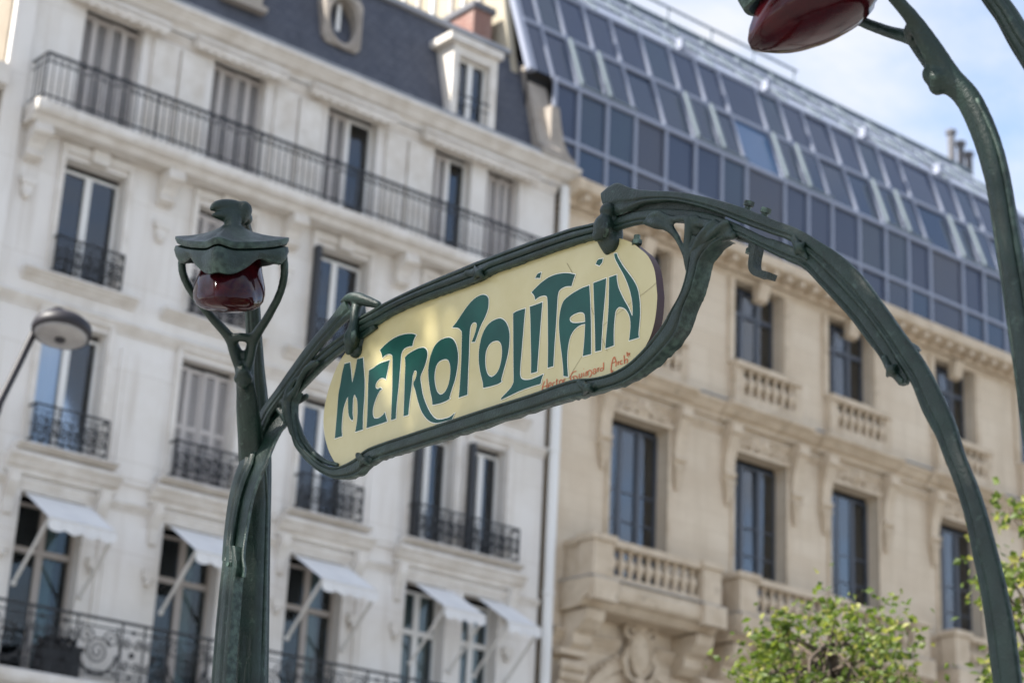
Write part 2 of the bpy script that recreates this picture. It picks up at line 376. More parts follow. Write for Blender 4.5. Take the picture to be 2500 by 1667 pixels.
# ================================================================== LEFT BUILDING (white)
FY = 30.0
LB = empty('apartment_building', (19, 30, GROUND), 'white stone apartment block with long top balcony, slate mansard and taupe shutters', 'building')
LB_off = Vector((19, 30, GROUND))
def fixp(o): o.location = Vector(o.location) - LB_off; return o
bays = [(14.2, 15.42), (16.95, 18.15), (19.62, 20.85), (22.3, 23.3), (23.72, 24.62)]
Zd0, Zd1 = 5.6, 8.68; Zc0, Zc1 = 9.45, 11.78; Zb0, Zb1 = 12.55, 14.8; Za0, Za1 = 15.46, 17.9
holes = []
for x0, x1 in bays:
    holes += [(x0, x1, Zd0, Zd1, .32), (x0, x1, Zc0, Zc1, .3), (x0, x1, Zb0, Zb1, .3), (x0, x1, Za0, Za1, .28)]
    holes += [(x0, x1, 2.0, 4.6, .3)]
fixp(wall('wall', 12.82, 25.62, GROUND, 18.2, FY, holes, M['white_wall'], LB, back=10))
b = MB(); b.box(13.2, 25.5, 30.9, 30.95, GROUND+.1, 18.1); fixp(b.build('dark_room_backing', M['room'], LB))  # dark sheet behind the windows, painted as the shade of unlit rooms
# horizontal trim, one part per moulding
def mould(name, x0, x1, z0, z1, out, m, parent, y=FY, steps=2, off=None):
    h = z1-z0
    prof = [(y+.03, z0), (y-.25*out, z0), (y-.25*out, z0+.22*h), (y-.6*out, z0+.42*h), (y-.6*out, z0+.5*h), (y-.9*out, z0+.74*h), (y-out, z0+.78*h), (y-out, z1-.02), (y-.9*out, z1), (y+.03, z1)]
    b = MB(); b.run(prof, x0, x1); o = b.build(name, m, parent); o.location = Vector((0,0,0)) - (off if off is not None else LB_off); return o
mould('cornice', 12.78, 25.62, 18.0, 18.42, .42, M['white_trim'], LB)
mould('string_course', 12.82, 25.62, 17.96-.16, 17.96, .10, M['white_trim'], LB)
mould('string_course', 12.82, 25.62, 11.86, 12.06, .12, M['white_trim'], LB)
mould('string_course', 12.82, 25.62, 8.72, 8.88, .09, M['white_trim'], LB)
mould('string_course', 12.82, 25.62, 5.1, 5.3, .12, M['white_trim'], LB)
b = MB(); b.box(12.79,13.05,30.03,40.2,15.0,22.5); b.box(12.80,13.08,29.95,30.6,18.45,22.5); fixp(b.build('gable_wall', mat('gable_render', (.25, .215, .17), .9, .2, var=(.19, .165, .13), scale=2), LB))
# pilasters and wall panels
def lbbox(name, x0, x1, y0, y1, z0, z1, m=None):
    b = MB(); b.box(x0, x1, y0, y1, z0, z1); return fixp(b.build(name, m or M['white_trim'], LB))
lbbox('pier', 12.82, 13.2, 29.9, 30.02, 5.3, 18.0, M['white_wall'])
for i in range(5):
    x0, x1 = bays[i]
    for z0, z1 in ((Zb0-.02, Zb1+.1), (Zc0-.02, Zc1+.12)):   # moulded surround of each opening
        b = MB(); w = .13
        b.box(x0-w, x0-.02, 29.94, 30.02, z0, z1); b.box(x1+.02, x1+w, 29.94, 30.02, z0, z1); b.box(x0-w, x1+w, 29.93, 30.02, z1+.003, z1+.16)
        fixp(b.build('window_surround', M['white_trim'], LB))
gaps = [(15.62, 16.75), (18.35, 19.42), (21.05, 22.1)]
for g0, g1 in gaps:                                            # raised white panels between the top doors
    for a, c in ((g0, (g0+g1)/2-.03), ((g0+g1)/2+.03, g1)):
        lbbox('wall_panel', a, c, 29.93, 30.02, 15.5, 17.7)
    for z0, z1 in ((9.2, 11.6), (5.7, 8.5)):
        b = MB(); b.box(g0+.1, g1-.1, 29.955, 30.02, z0, z1); b.box(g0+.2, g1-.2, 29.935, 29.957, z0+.1, z1-.1)
        fixp(b.build('wall_panel', M['white_wall'], LB))
# sills, hoods and window joinery
for i, (x0, x1) in enumerate(bays):
    if i < 4:
        X0, X1 = (x0, x1) if i < 3 else (x0, bays[4][1])
        mould('window_sill', X0-.55 if i < 3 else X0-.3, X1+.45 if i < 3 else X1+.5, Zb0-.2, Zb0-.005, .22, M['white_trim'], LB)
        mould('window_hood', X0-.38, X1+.5, 8.95, 9.28, .30, M['white_trim'], LB)
        mould('window_sill', X0-.28, X1+.38, 9.29, Zc0-.005, .34, M['white_trim'], LB)
        for xx in ((X0-.24, X1+.24)):                          # small consoles carrying the hood
            b = MB(); b.run([(30.02, 8.2), (29.93, 8.25), (29.9, 8.5), (29.78, 8.75), (29.75, 8.94), (30.02, 8.94)], xx-.09, xx+.09); fixp(b.build('console', M['white_trim'], LB))
            b = MB(); b.box(xx-.11, xx+.11, 29.9, 30.02, 7.62, 7.78); b.ball((xx, 29.93, 7.56), .07, 8, 6); fixp(b.build('console_drop', M['white_trim'], LB))
    yr = FY+.26
    kind = ['white', 'taupe', 'white', 'white', 'white'][i]
    # storey B
    if i in (0, 2, 3, 4): fixp(window(LB, x0, x1, Zb0, Zb1-.1, yr, 'white', curt=('curtain', [(.80, .98)] if i == 0 else [(.0, .30), (.55, 1.)] if i == 2 else [(.1, .46)])))
    # storey D: tall doors with transom, dark, grey-green curtains
    fixp(window(LB, x0, x1, Zd0, Zd1-.12, yr+.02, 'taupe' if i < 3 else 'white', transom=.73, gl='glass_low', curt=('green_curtain', [(.5, .8)] if i < 3 else [(.3, .9)])))
    if i not in (1,): fixp(window(LB, x0, x1, Zc0, Zc1-.1, yr, 'white', curt=('curtain', [(.0, .47), (.53, 1.)] if i == 0 else [(.0, .46), (.8, 1.)] if i == 2 else [(.55, .9)])))
# louvred shutters
def shutter_leaf(w, h):
    k = ('sh', round(w,3), round(h,3))
    if k not in cache:
        b = MB(); s = .05
        b.box(0, s, 0, .035, 0, h); b.box(w-s, w, 0, .035, 0, h)
        for z in (0, h*.48, h-.07): b.box(s, w-s, .002, .033, z, z+.07)
        n = int(h/.055)
        for q in range(n):
            z = .05+q*.055
            if z > h-.1: break
            b.add([(s,.002,z),(w-s,.002,z),(w-s,.03,z+.045),(s,.03,z+.045)], [(0,1,2,3)])
        o = b.build('shutter', M['shutter'], LB, fix=False); cache[k] = o.data; bpy.data.objects.remove(o)
    return cache[k]
def shutters(x0, x1, z0, z1, y, leaves, skip=()):
    w = (x1-x0)/leaves
    for q in range(leaves):
        if q in skip: continue
        fixp(put('shutter', shutter_leaf(w-.012, z1-z0), LB, (x0+q*w+.006, y+(.03 if q % 2 else 0), z0)))
for i, (x0, x1) in enumerate(bays):
    if i in (0, 1, 4): shutters(x0, x1, Za0, Za1-.12, 30.17, 4)
    elif i == 2:
        shutters(x0, x1, Za0, Za1-.12, 30.17, 4, (2, 3)); fixp(window(LB, x0, x1, Za0, Za1-.1, 30.22, 'white', curt=('curtain', [(.55, .95)])))
    else:
        shutters(x0, x1, Za0, Za1-.12, 30.17, 4, (2, 3)); fixp(window(LB, x0, x1, Za0, Za1-.1, 30.22, 'white', curt=('curtain', [(.8, .98)])))
shutters(*bays[1], Zc0, Zc1-.1, 30.19, 4); shutters(bays[1][0], bays[1][1], Zb0, Zb1-.1, 30.19, 4)
# open dark shutter leaves folded in the reveals
for x, z0, z1 in ((bays[2][0]-.06, Zb0, Zb1), (bays[3][0]-.02, Zc0, Zc1), (bays[4][0]-.1, Zc0, Zc1)):
    lbbox('folded_shutter', x-.05, x+.05, 29.78, 29.93, z0+.05, z1-.1, M['grey_iron'])
# long top balcony
bal = MB(); bal.run([(30.03,15.1),(29.62,15.1),(29.55,15.2),(29.44,15.24),(29.4,15.3),(29.4,15.42),(29.44,15.455),(30.03,15.455)], 13.26, 25.5)
BA = fixp(bal.build('balcony', M['white_trim'], LB))
def sub(o, par):                                                # child of a part whose origin sits at world origin minus LB_off
    return o
r = MB(); yb = 29.46
r.bar((13.34,yb,16.36),(25.45,yb,16.36),.028); r.bar((13.34,yb,16.2),(25.45,yb,16.2),.014); r.bar((13.34,yb,15.56),(25.45,yb,15.56),.018)
r.bar((13.34,yb,16.36),(13.34,30,16.36),.028); r.bar((13.34,yb,16.2),(13.34,30,16.2),.014); r.bar((13.34,yb,15.56),(13.34,30,15.56),.018)
x = 13.34; i = 0
while x < 25.45: 
    if i % 16 == 0: r.bar((x,yb,15.45),(x,yb,16.36),.022)
    x += .14; i += 1
r.build('railing', M['grey_iron'], BA)
r = MB(); x = 13.34
while x < 25.45: r.bar((x,yb,15.45),(x,yb,16.3),.0105); x += .14
for k in range(1, 4): r.bar((13.34,yb+.135*k,15.45),(13.34,yb+.135*k,16.3),.0105)
x = 13.34
while x < 25.4:                                                 # small rings under the hand rail
    r.tube([(x+.07+.05*math.cos(a*math.pi/4), yb, 16.28+.05*math.sin(a*math.pi/4)) for a in range(9)], .007, 4, False); x += .14
r.build('bars', M['grey_iron'], BA, kind='stuff')
def bracket(x, big=False):
    k = 'lbbr'
    if k not in cache:
        b = MB(); b.run([(.02,0),(-.10,.02),(-.13,.1),(-.12,.2),(-.2,.32),(-.34,.42),(-.42,.56),(-.42,.64),(.02,.64)], -.15, .15)
        b.tube([(-.17,-.37,.5),(.17,-.37,.5)], .09, 10); b.tube([(-.165,-.12,.12),(.165,-.12,.12)], .075, 10)
        o = b.build('balcony_bracket', M['white_trim'], LB); cache[k] = o.data; bpy.data.objects.remove(o)
        b = MB(); b.box(-.14,.14,-.09,.02,-.42,-.3); b.box(-.10,.10,-.07,.02,-.6,-.42); b.ball((0,-.03,-.62),.09,8,6)
        o = b.build('bracket_drop', M['white_trim'], LB); cache[k+'d'] = o.data; bpy.data.objects.remove(o)
    q = fixp(put('balcony_bracket', cache[k], LB, (x, FY, 14.46))); put('bracket_drop', cache[k+'d'], q)
for x in (13.52, 16.2, 18.95, 21.62, 25.1): bracket(x)
for x0, x1 in bays[:4]:
    b = MB(); b.box((x0+x1)/2-.16, (x0+x1)/2+.16, 29.86, 30.02, 14.82, 15.08); fixp(b.build('keystone', M['white_trim'], LB))
# balconets in scrolled ironwork
def balconet(x0, x1, z0, h, y):
    w = x1-x0; k = ('bn', round(w,2), round(h,2))
    if k not in cache:
        b = MB(); b.bar((0,0,h),(w,0,h),.024); b.bar((0,0,h-.1),(w,0,h-.1),.012); b.bar((0,0,.05),(w,0,.05),.016); b.bar((0,0,.16),(w,0,.16),.009)
        n = max(3, round(w/.42)); m = w/n
        for q in range(n+1): b.bar((q*m,0,0),(q*m,0,h),.02)
        for xx in (0, w): b.bar((xx,0,h),(xx,.28,h),.024); b.bar((xx,0,.05),(xx,.28,.05),.016)
        for q in range(n):
            c = (q+.5)*m; hh = h-.1
            for s in (-1, 1):
                b.tube([(c+s*(p[0]), p[1], p[2]) for p in spiral(m*.22, hh*.70, m*.22, .02, 0, 1.6)], .014, 4, False)
                b.tube([(c+s*(p[0]), p[1], p[2]) for p in spiral(m*.22, hh*.36, m*.21, .02, math.pi, -1.6)], .014, 4, False)
                b.tube([(c+s*m*.46,0,hh*.3),(c+s*m*.36,0,hh*.5),(c+s*m*.45,0,hh*.8)], .012, 4, False)
            b.bar((c,0,.05),(c,0,hh),.014)
            b.ball((c,0,hh*.52),.035,6,4); b.ball((c,0,.1),.03,6,4)
        o = b.build('balconet', M['black_iron'], LB); cache[k] = o.data; bpy.data.objects.remove(o)
    return fixp(put('balconet', cache[k], LB, (x0, y, z0)))
for i, (x0, x1) in enumerate(bays[:3]):
    balconet(x0-.05, x1+.05, Zb0+.02, .66, 29.82); balconet(x0-.08, x1+.1, Zc0+.02, .66, 29.72)
balconet(bays[3][0]-.08, bays[4][1]+.2, Zc0+.02, .66, 29.72); balconet(bays[3][0]-.05, bays[4][1]+.05, Zb0+.02, .66, 29.82)
# lower long balcony with ornate railing
b = MB(); b.run([(30.03,5.2),(29.4,5.2),(29.3,5.32),(29.16,5.38),(29.12,5.46),(29.12,5.56),(29.18,5.6),(30.03,5.6)], 12.9, 25.5); BD = fixp(b.build('balcony', M['white_trim'], LB))
r = MB(); yb = 29.22; x0 = 12.9; x1 = 25.45
for z, q in ((6.64,.03),(6.5,.016),(5.78,.014),(5.7,.014)): r.bar((x0,yb,z),(x1,yb,z),q)
r.build('railing', M['black_iron'], BD)
mod = MB(); mw = 1.68
for q in (0, .42, 1.26): mod.bar((q,0,.02),(q,0,1.04),.018)
mod.tube(spiral(.84,.5,.23,.03,.4,2.2,40), .016, 5, False)
mod.tube([(.84+.34*math.cos(a*math.pi/12),0,.47+.34*math.sin(a*math.pi/12)) for a in range(12,25)], .022, 5, False)
for s in (-1, 1):
    mod.tube([(.84+s*(p[0]),0,p[2]) for p in spiral(.24,.72,.15,.02,math.pi,-1.5)], .015, 4, False)
    mod.tube([(.21+s*(p[0]),0,p[2]) for p in spiral(.09,.70,.09,.015,math.pi/2,-1.6)], .015, 4, False)
    mod.tube([(.21+s*(p[0]),0,p[2]) for p in spiral(.09,.33,.09,.015,-math.pi/2,1.6)], .015, 4, False)
    mod.tube([(1.47+s*(p[0]),0,p[2]) for p in spiral(.09,.70,.09,.015,math.pi/2,-1.6)], .015, 4, False)
    mod.tube([(1.47+s*(p[0]),0,p[2]) for p in spiral(.09,.33,.09,.015,-math.pi/2,1.6)], .015, 4, False)
    mod.tube([(.84+s*.1,0,.12),(.84+s*.25,0,.2),(.84+s*.37,0,.14)], .02, 4, False)
    mod.tube([(.84+s*.34,0,.2),(.84+s*.4,0,.55),(.84+s*.33,0,.95)], .014, 4, False)
for c in (.21, 1.47):
    mod.ball((c,0,.52),.055,6,4); mod.ball((c,0,.16),.04,6,4); mod.ball((c,0,.9),.04,6,4)
o = mod.build('railing_panel', M['black_iron'], BD); md = o.data; bpy.data.objects.remove(o)
for q in range(7): put('railing_panel', md, BD, (13.02+q*mw, yb, 5.6))
# roof
def roof_prof(x0, x1, y0, z0, y1, z1, name, m, parent, t=.1, off=LB_off):
    b = MB(); b.add([(x0,y0,z0),(x1,y0,z0),(x1,y1,z1),(x0,y1,z1),(x0,y1+5,z0),(x1,y1+5,z0),(x1,y1+5,z1+.3),(x0,y1+5,z1+.3)], [(0,1,2,3),(3,2,6,7),(0,3,7,4),(1,5,6,2),(4,7,6,5)])
    o = b.build(name, m, parent, fix=False); o.location = -off; return o
RF = roof_prof(13.0, 24.95, 29.86, 18.42, 30.52, 20.98, 'roof', M['slate'], LB)
b = MB(); b.box(13.1, 24.5, 30.40, 30.75, 20.96, 21.07); b.build('ridge_capping', M['zinc'], RF)
b = MB(); b.box(13.1, 25.0, 29.62, 29.95, 18.425, 18.5); b.build('gutter', M['zinc'], RF)
# dormer with open window
b = MB(); x0, x1 = 22.42, 23.62
b.box(x0, x0+.17, 29.72, 30.5, 18.5, 20.2); b.box(x1-.19, x1, 29.72, 30.5, 18.5, 20.2); b.box(x0+.17, x1-.19, 29.73, 30.5, 19.98, 20.2)
b.box(x0-.18, x1+.06, 29.6, 30.6, 20.203, 20.36); b.box(x0+.17, x1-.19, 29.8, 30.5, 18.5, 18.6)
DM = fixp(b.build('dormer', M['white_trim'], LB))
b = MB(); b.box(-.05, .86, .35, .37, 0, 1.5); b.build('dormer_back', M['room'], DM, (22.62, 29.95, 18.55))
f = window(DM, 22.59, 23.43, 18.6, 19.98, 29.9, 'white', gl='glass')
r = MB(); r.bar((22.59,29.7,19.05),(23.43,29.7,19.05),.018); r.bar((22.59,29.7,18.85),(23.43,29.7,18.85),.012); r.build('guard_rail', M['grey_iron'], DM)
# bull's-eye window in a stone surround
def oeil(cx, cz, y, w, h, ow, oh):
    b = MB(); n = 28; ring = []
    for ry, kx, kz, sq in ((y+.4,w,h,1),(y,w,h,1),(y-.05,w*.86,h*.86,0),(y-.05,ow*1.25,oh*1.25,0),(y,ow,oh,0),(y+.3,ow,oh,0)):
        row = []
        for j in range(n):
            a = 2*math.pi*j/n; c, s_ = math.cos(a), math.sin(a)
            if sq:
                k = 1/max(abs(c), abs(s_)); k = min(k, 1.32)
            else: k = 1
            row.append((cx+kx*c*k, ry, cz+kz*s_*k))
        ring.append(row)
    vs = [p for row in ring for p in row]
    b.add(vs, [(i*n+j, i*n+(j+1) % n, (i+1)*n+(j+1) % n, (i+1)*n+j) for i in range(len(ring)-1) for j in range(n)])
    return b
OE = fixp(oeil(19.78, 19.74, 29.98, .46, .60, .33, .50).build('bulls_eye_window', M['grey_stone'], LB))
b = MB(); b.box(19.4,20.2,30.32,30.34,19.2,20.3); b.build('dark_sash_backing', M['room'], OE)  # near-black sheet paints the unlit space behind the opening
b = MB(); b.box(19.72,19.82,30.16,30.2,19.28,20.2); b.box(19.82,20.06,30.22,30.23,19.3,19.75); b.build('sash', M['frame_white'], OE)
b = MB(); b.box(16.95,17.78,29.85,30.7,19.2,20.9); b.box(16.85,17.88,29.8,30.0,19.08,19.2); fixp(b.build('dormer', M['grey_stone'], LB))
# party wall upstand along the right edge of the roof, with curved foot
b = MB(); prof = [(30.72,20.8),(30.35,20.8),(30.3,20.7),(29.72,18.75),(29.55,18.6),(29.55,18.4),(30.72,18.4)]
b.run(prof, 24.85, 25.4); fixp(b.build('roof_upstand', M['grey_stone'], LB))
b = MB(); pr = [(25.2,18.45),(25.98,18.45),(25.98,18.6),(25.75,18.72),(25.6,18.95),(25.5,19.3),(25.42,19.75),(25.2,19.75)]
b.add([(x,29.75,z) for x, z in pr]+[(x,30.3,z) for x, z in pr], [tuple(range(len(pr))), tuple(range(2*len(pr)-1, len(pr)-1, -1))]+[(i,(i+1) % len(pr),len(pr)+(i+1) % len(pr),len(pr)+i) for i in range(len(pr))])
fixp(b.build('volute', M['grey_stone'], LB)); mould('cornice', 25.62, 26.0, 18.0, 18.42, .42, M['white_trim'], LB)
# drainpipe between the two buildings
b = MB(); b.tube([(25.78,29.86,GROUND+.2),(25.78,29.86,18.0)], .11, 12)
for z in (3, 6, 9, 12, 15): b.tube([(25.78,29.86,z),(25.78,29.86,z+.07)], .13, 12)
tag(b.build('drainpipe', M['frame_white'], smooth=False), 'white vertical drainpipe in the corner between the white and the beige building', 'drainpipe')
# rolled cloth cassettes over the top balcony doors
for x0, x1 in ((13.85,15.8),(16.4,18.45),(19.05,21.12),(21.85,24.95)):
    b = MB(); b.tube([(x0,29.8,17.86),(x1,29.8,17.86)], .085, 10); b.box(x0,x1,29.7,29.9,17.93,18.0)
    n = int((x1-x0)/.2)
    for q in range(n): b.ball((x0+(q+.5)*(x1-x0)/n,29.76,17.77),.06,6,4,(1.5,.4,.45))
    fixp(b.build('rolled_awning', M['white_trim'], LB))
# ------------------------------------------------------------------ awnings over the lower balcony doors
aw = [(14.25,15.5,'leftmost white awning, over the doors left of the dark green lamp post','x'),(17.04,18.28,'white awning partly hidden behind the green lamp post','x'),(19.67,20.92,'white awning just right of the green lamp post','x'),
      (22.47,23.45,'narrower white awning, left one of the close pair near the drainpipe','x'),(24.03,24.85,'narrow white awning beside the drainpipe, right one of the close pair','x')]
for x0, x1, lab, _ in aw:
    A = empty('awning', ((x0+x1)/2, 30, 8.65), lab, 'awning', 'white awnings over the lower balcony doors')
    o3 = Vector(((x0+x1)/2, 30, 8.65)); w = x1-x0; yf, zf = 28.97-30, 8.05-8.65
    b = MB(); n = 10; vs = []
    for i in range(n+1):
        x = -w/2+w*i/n; sag = .02*math.sin(math.pi*i/n)
        for k in range(5):
            t = k/4; vs.append((x, -.02+(yf+.02)*t, (zf)*t - sag*math.sin(math.pi*t)))
    b.add(vs, [(i*5+k, (i+1)*5+k, (i+1)*5+k+1, i*5+k+1) for i in range(n) for k in range(4)])
    b.build('cloth', M['awning'], A, smooth=True, fix=False)
    b = MB(); n = 36; vs = []
    for i in range(n+1):
        x = -w/2+w*i/n; s = abs(math.sin(math.pi*4*i/n)); vs += [(x, yf-.012, zf), (x, yf-.012+.01*math.sin(i), zf-.17-.05*s)]
    b.add(vs, [(2*i, 2*i+2, 2*i+3, 2*i+1) for i in range(n)]); b.build('valance', M['awning'], A, smooth=True, fix=False)
    b = MB(); b.bar((-w/2,yf,zf-.01),(w/2,yf,zf-.01),.022,6); b.build('front_rail', M['pipe'], A)
    for s in (-1, 1):
        b = MB(); b.bar((s*(w/2-.01), yf, zf-.02), (s*(w/2-.01), -.06, 7.12-8.65), .03, 6); b.ball((s*(w/2-.01), -.05, 7.1-8.65), .05, 8, 6); b.build('arm', M['pipe'], A)
# dark planter on the lower balcony
P = empty('planter', (15.0, 29.5, 5.6), 'black planter box standing behind the ornate railing at lower left', 'planter')
# ================================================================== NEIGHBOUR (far left)
NB = empty('neighbour_building', (8, 30, GROUND), 'pale grey building at the left edge, lower than the white block', 'building')
b = MB(); b.box(-10, 12.78-8, 0.06, 10, 0, 15.6-GROUND); b.build('wall', M['white_wall'], NB)
b = MB(); b.box(-10, 4.8, -.3, .3, 15.6-GROUND+.003, 16.0-GROUND); b.build('cornice', M['white_trim'], NB)
for z in (4.2, 7.5, 10.8, 14.0):
    for x in (-1.0, 2.2, 4.2): 
        b = MB(); b.box(x-.55,x+.35,-.02,.3,z-GROUND-1.1,z-GROUND+1.0); f = b.build('window', M['frame_dark'], NB)
        b = MB(); b.box(x-.5,x+.3,-.026,-.022,z-GROUND-1.05,z-GROUND+.95); b.build('pane', M['glass_dark'], f)
for z in (12.3, 8.9): 
    b = MB(); b.box(3.4,4.75,-.25,.1,z-GROUND,z-GROUND+.14); b.build('window_sill', M['white_trim'], NB)

# ================================================================== RIGHT BUILDING (beige, glass roof)
RB_off = Vector((36, 30, GROUND))
RB = empty('office_building', RB_off, 'beige limestone building with stone balustrades under a tall slanted glass roof', 'building')
def rb(o): o.location = Vector(o.location) - RB_off; return o
cols = [(27.45,29.15), (31.25,32.95), (34.5,36.2), (38.5,40.15), (42.4,44.1), (45.8,47.5)]
ucol = [(27.5,29.1), (31.2,32.85), (34.45,36.1), (38.5,40.1), (42.0,43.6), (45.8,47.4)]
holes = [(a,c,9.4,13.32,.35) for a,c in cols] + [(a,c,15.2,17.55,.35) for a,c in ucol]
# pad the columns so the tiling stays regular
rb(wall('wall', 25.95, 56, GROUND, 18.0, FY, holes, M['stone'], RB, back=14))
b = MB(); b.box(26, 55.9, 31.0, 31.05, GROUND+.1, 17.9); rb(b.build('dark_room_backing', M['room'], RB))  # one dark sheet painted as unlit rooms behind all the openings
# cornice with modillions
b = MB(); b.run([(30.03,17.66),(29.85,17.66),(29.82,17.78),(29.6,17.84),(29.46,17.88),(29.44,17.92),(29.44,18.12),(29.5,18.17),(30.4,18.17),(30.4,17.66)], 25.85, 56); rb(b.build('cornice', M['stone_trim'], RB))
b = MB(); b.box(-.07,.07,-.34,.02,0,.13); md = b.build('modillion', M['stone_trim'], RB); mdm = md.data; bpy.data.objects.remove(md)
x = 26.15
while x < 48: rb(put('modillion', mdm, RB, (x, 29.84, 17.70))); x += .46
mould('architrave', 26.0, 56, 17.58-.06, 17.64, .06, M['stone_trim'], RB, off=RB_off)
# upper windows, sills and small balustrades
bal_prof = [(.07,0),(.07,.05),(.045,.07),(.05,.14),(.075,.22),(.105,.29),(.112,.33),(.095,.38),(.06,.44),(.045,.52),(.045,.56),(.07,.59),(.07,.64)]
b = MB(); b.lathe(bal_prof, 8); o = b.build('baluster', M['stone_trim'], RB, smooth=True); balm = o.data; bpy.data.objects.remove(o)
for i, (x0, x1) in enumerate(ucol):
    rb(window(RB, x0, x1, 15.2, 17.45, 30.3, 'dark', transom=.72, gl='glass_dark', cols=3 if i else 2, curt=('curtain', [(.38,.62)]) if i in (1,2) else None))
    for s in (x0-.2, x1+.02):
        b = MB(); b.box(s, s+.18, 29.93, 30.02, 15.4, 17.5); rb(b.build('jamb', M['stone_trim'], RB))
    b = MB(); b.run([(30.02,17.1),(29.86,17.15),(29.8,17.35),(29.74,17.55),(30.02,17.55)], (x0+x1)/2-.17, (x0+x1)/2+.17); rb(b.build('keystone', M['stone_trim'], RB))
    c0, c1 = x0-.12, x1+.45
    b = MB(); b.box(c0, c1, 29.8, 30.02, 14.42, 14.66); b.box(c0, c1, 29.74, 30.02, 15.30, 15.44); b.box(c0, c0+.22, 29.8, 30.02, 14.66, 15.30); b.box(c1-.22, c1, 29.8, 30.02, 14.66, 15.30)
    bb = rb(b.build('window_balustrade', M['stone_trim'], RB))
    b = MB(); b.box(c0+.22, c1-.22, 30.005, 30.012, 14.66, 15.3); b.build('balustrade_dark_sheet', M['room'], bb)  # thin near-black sheet, shade behind the balusters put into its colour
    for q in range(7): put('baluster', balm, bb, (c0+.30+q*(c1-c0-.60)/6, 29.88, 14.66))
# string cornice below
mould('string_course', 25.96, 56, 13.94, 14.34, .32, M['stone_trim'], RB, off=RB_off)
b = MB(); b.box(25.96,56,29.655,30.0,14.343,14.365); rb(b.build('ledge_flashing', M['zinc'], RB))
mould('string_course', 25.96, 56, 13.62, 13.8, .1, M['stone_trim'], RB, off=RB_off)
for x0, x1 in cols: mould('cornice_break', x0-.55, x1+.55, 13.93, 14.345, .46, M['stone_trim'], RB, off=RB_off)
# lower windows with consoles and carved lintels
b = MB(); b.run([(.02,0),(-.08,.03),(-.12,.14),(-.10,.3),(-.16,.6),(-.26,.95),(-.36,1.2),(-.38,1.36),(.02,1.36)], -.15, .15)
b.tube([(-.17,-.30,1.18),(.17,-.30,1.18)], .1, 10); b.tube([(-.165,-.1,.2),(.165,-.1,.2)], .08, 10)
for k, z in enumerate((-.05,-.16,-.27,-.38,-.46)): b.ball((0,-.05,z), .15-.024*k, 8, 5)
b.box(-.17,.17,-.16,.0,.0,.06)
o = smooth_angle(b.build('console', M['stone_trim'], RB), 50); com = o.data; bpy.data.objects.remove(o)
rnd = random.Random(3)
for i, (x0, x1) in enumerate(cols):
    rb(window(RB, x0, x1, 9.4, 13.2, 30.3, 'dark', transom=.0001 if False else None, cross=(.22,.45,.62), gl='glass_dark', cols=3))
    for x in (x0-.24, x1+.28): rb(put('console', com, RB, (x, 30.0, 12.5)))
    cx = (x0+x1)/2+.05; b = MB()
    b.ball((cx,29.95,13.62),.2,12,8,(1,.55,1.25)); b.ball((cx,29.84,13.64),.11,10,8,(1,.5,1.3))
    for s in (-1, 1):
        for q in range(7):
            t = q/6; b.ball((cx+s*(.25+.5*t),29.97,13.62-.12*t+.05*rnd.uniform(-1,1)), .12-.06*t, 8, 5, (1,.5,.9))
        b.tube([(cx+s*p[0],29.94,p[2]) for p in spiral(.34,13.56,.15,.03,2.2,-1.4)], .035, 5, False)
    b.box(x0-.1,x1+.1,29.9,30.02,13.32,13.42)
    rb(b.build('carved_lintel', M['stone_trim'], RB))
    for s in (x0-.1, x1):
        b = MB(); b.box(s, s+.1, 29.95, 30.02, 9.8, 13.32); rb(b.build('jamb', M['stone_trim'], RB))
# projecting balconies with stone balustrades
def stone_balcony(x0, x1):
    b = MB(); b.run([(30.02,8.75),(29.35,8.8),(29.2,8.95),(29.06,8.99),(29.02,9.06),(29.0,9.2),(29.05,9.36),(30.02,9.36)], x0, x1); 
    B = rb(b.build('balcony', M['stone_trim'], RB))
    b = MB(); b.box(x0-.02, x1+.02, 28.985, 30.0, 9.361, 9.375); b.build('ledge_flashing', M['zinc'], B)
    def pede(cx):
        b = MB(); b.box(cx-.33,cx+.33,28.92,29.1,8.9,9.34)
        b.box(cx-.27,cx+.27,29.04,29.5,9.365,10.14); b.box(cx-.33,cx+.33,28.98,29.56,10.143,10.27); b.add([(cx-.33,28.98,10.27),(cx+.33,28.98,10.27),(cx+.33,29.56,10.27),(cx-.33,29.56,10.27),(cx,29.27,10.36)], [(0,1,4),(1,2,4),(2,3,4),(3,0,4)])
        b.build('pedestal', M['stone_trim'], B)
        b = MB(); b.run([(29.98,7.9),(29.75,7.95),(29.6,8.1),(29.6,8.3),(29.4,8.4),(29.25,8.55),(29.2,8.74),(29.98,8.74)], cx-.25, cx+.25); b.build('console', M['stone_trim'], B)
    n = max(1, round((x1-x0)/3.6)); ps = [x0+.36+(x1-x0-.72)*i/n for i in range(n+1)]
    for c in ps: pede(c)
    for i in range(n):
        a, c = ps[i]+.28, ps[i+1]-.28
        b = MB(); b.box(a,c,29.1,29.4,9.365,9.5); b.box(a,c,29.07,29.43,10.1,10.24); b.build('balustrade_rail', M['stone_trim'], B)
        q = int((c-a)/.245)
        for k in range(q): put('baluster', balm, B, (a+(k+.5)*(c-a)/q, 29.25, 9.48))
    # side return
    b = MB(); b.box(x0+.12,x0+.36,29.5,30.0,9.365,9.5); b.build('balustrade_rail', M['stone_trim'], B); b = MB(); b.box(x0+.1,x0+.38,29.56,30.0,10.1,10.24); b.build('balustrade_rail', M['stone_trim'], B)
    b = MB(); b.box(x0+.14,x0+.3,29.56,29.98,9.503,10.098); b.build('side_panel', M['stone_trim'], B)
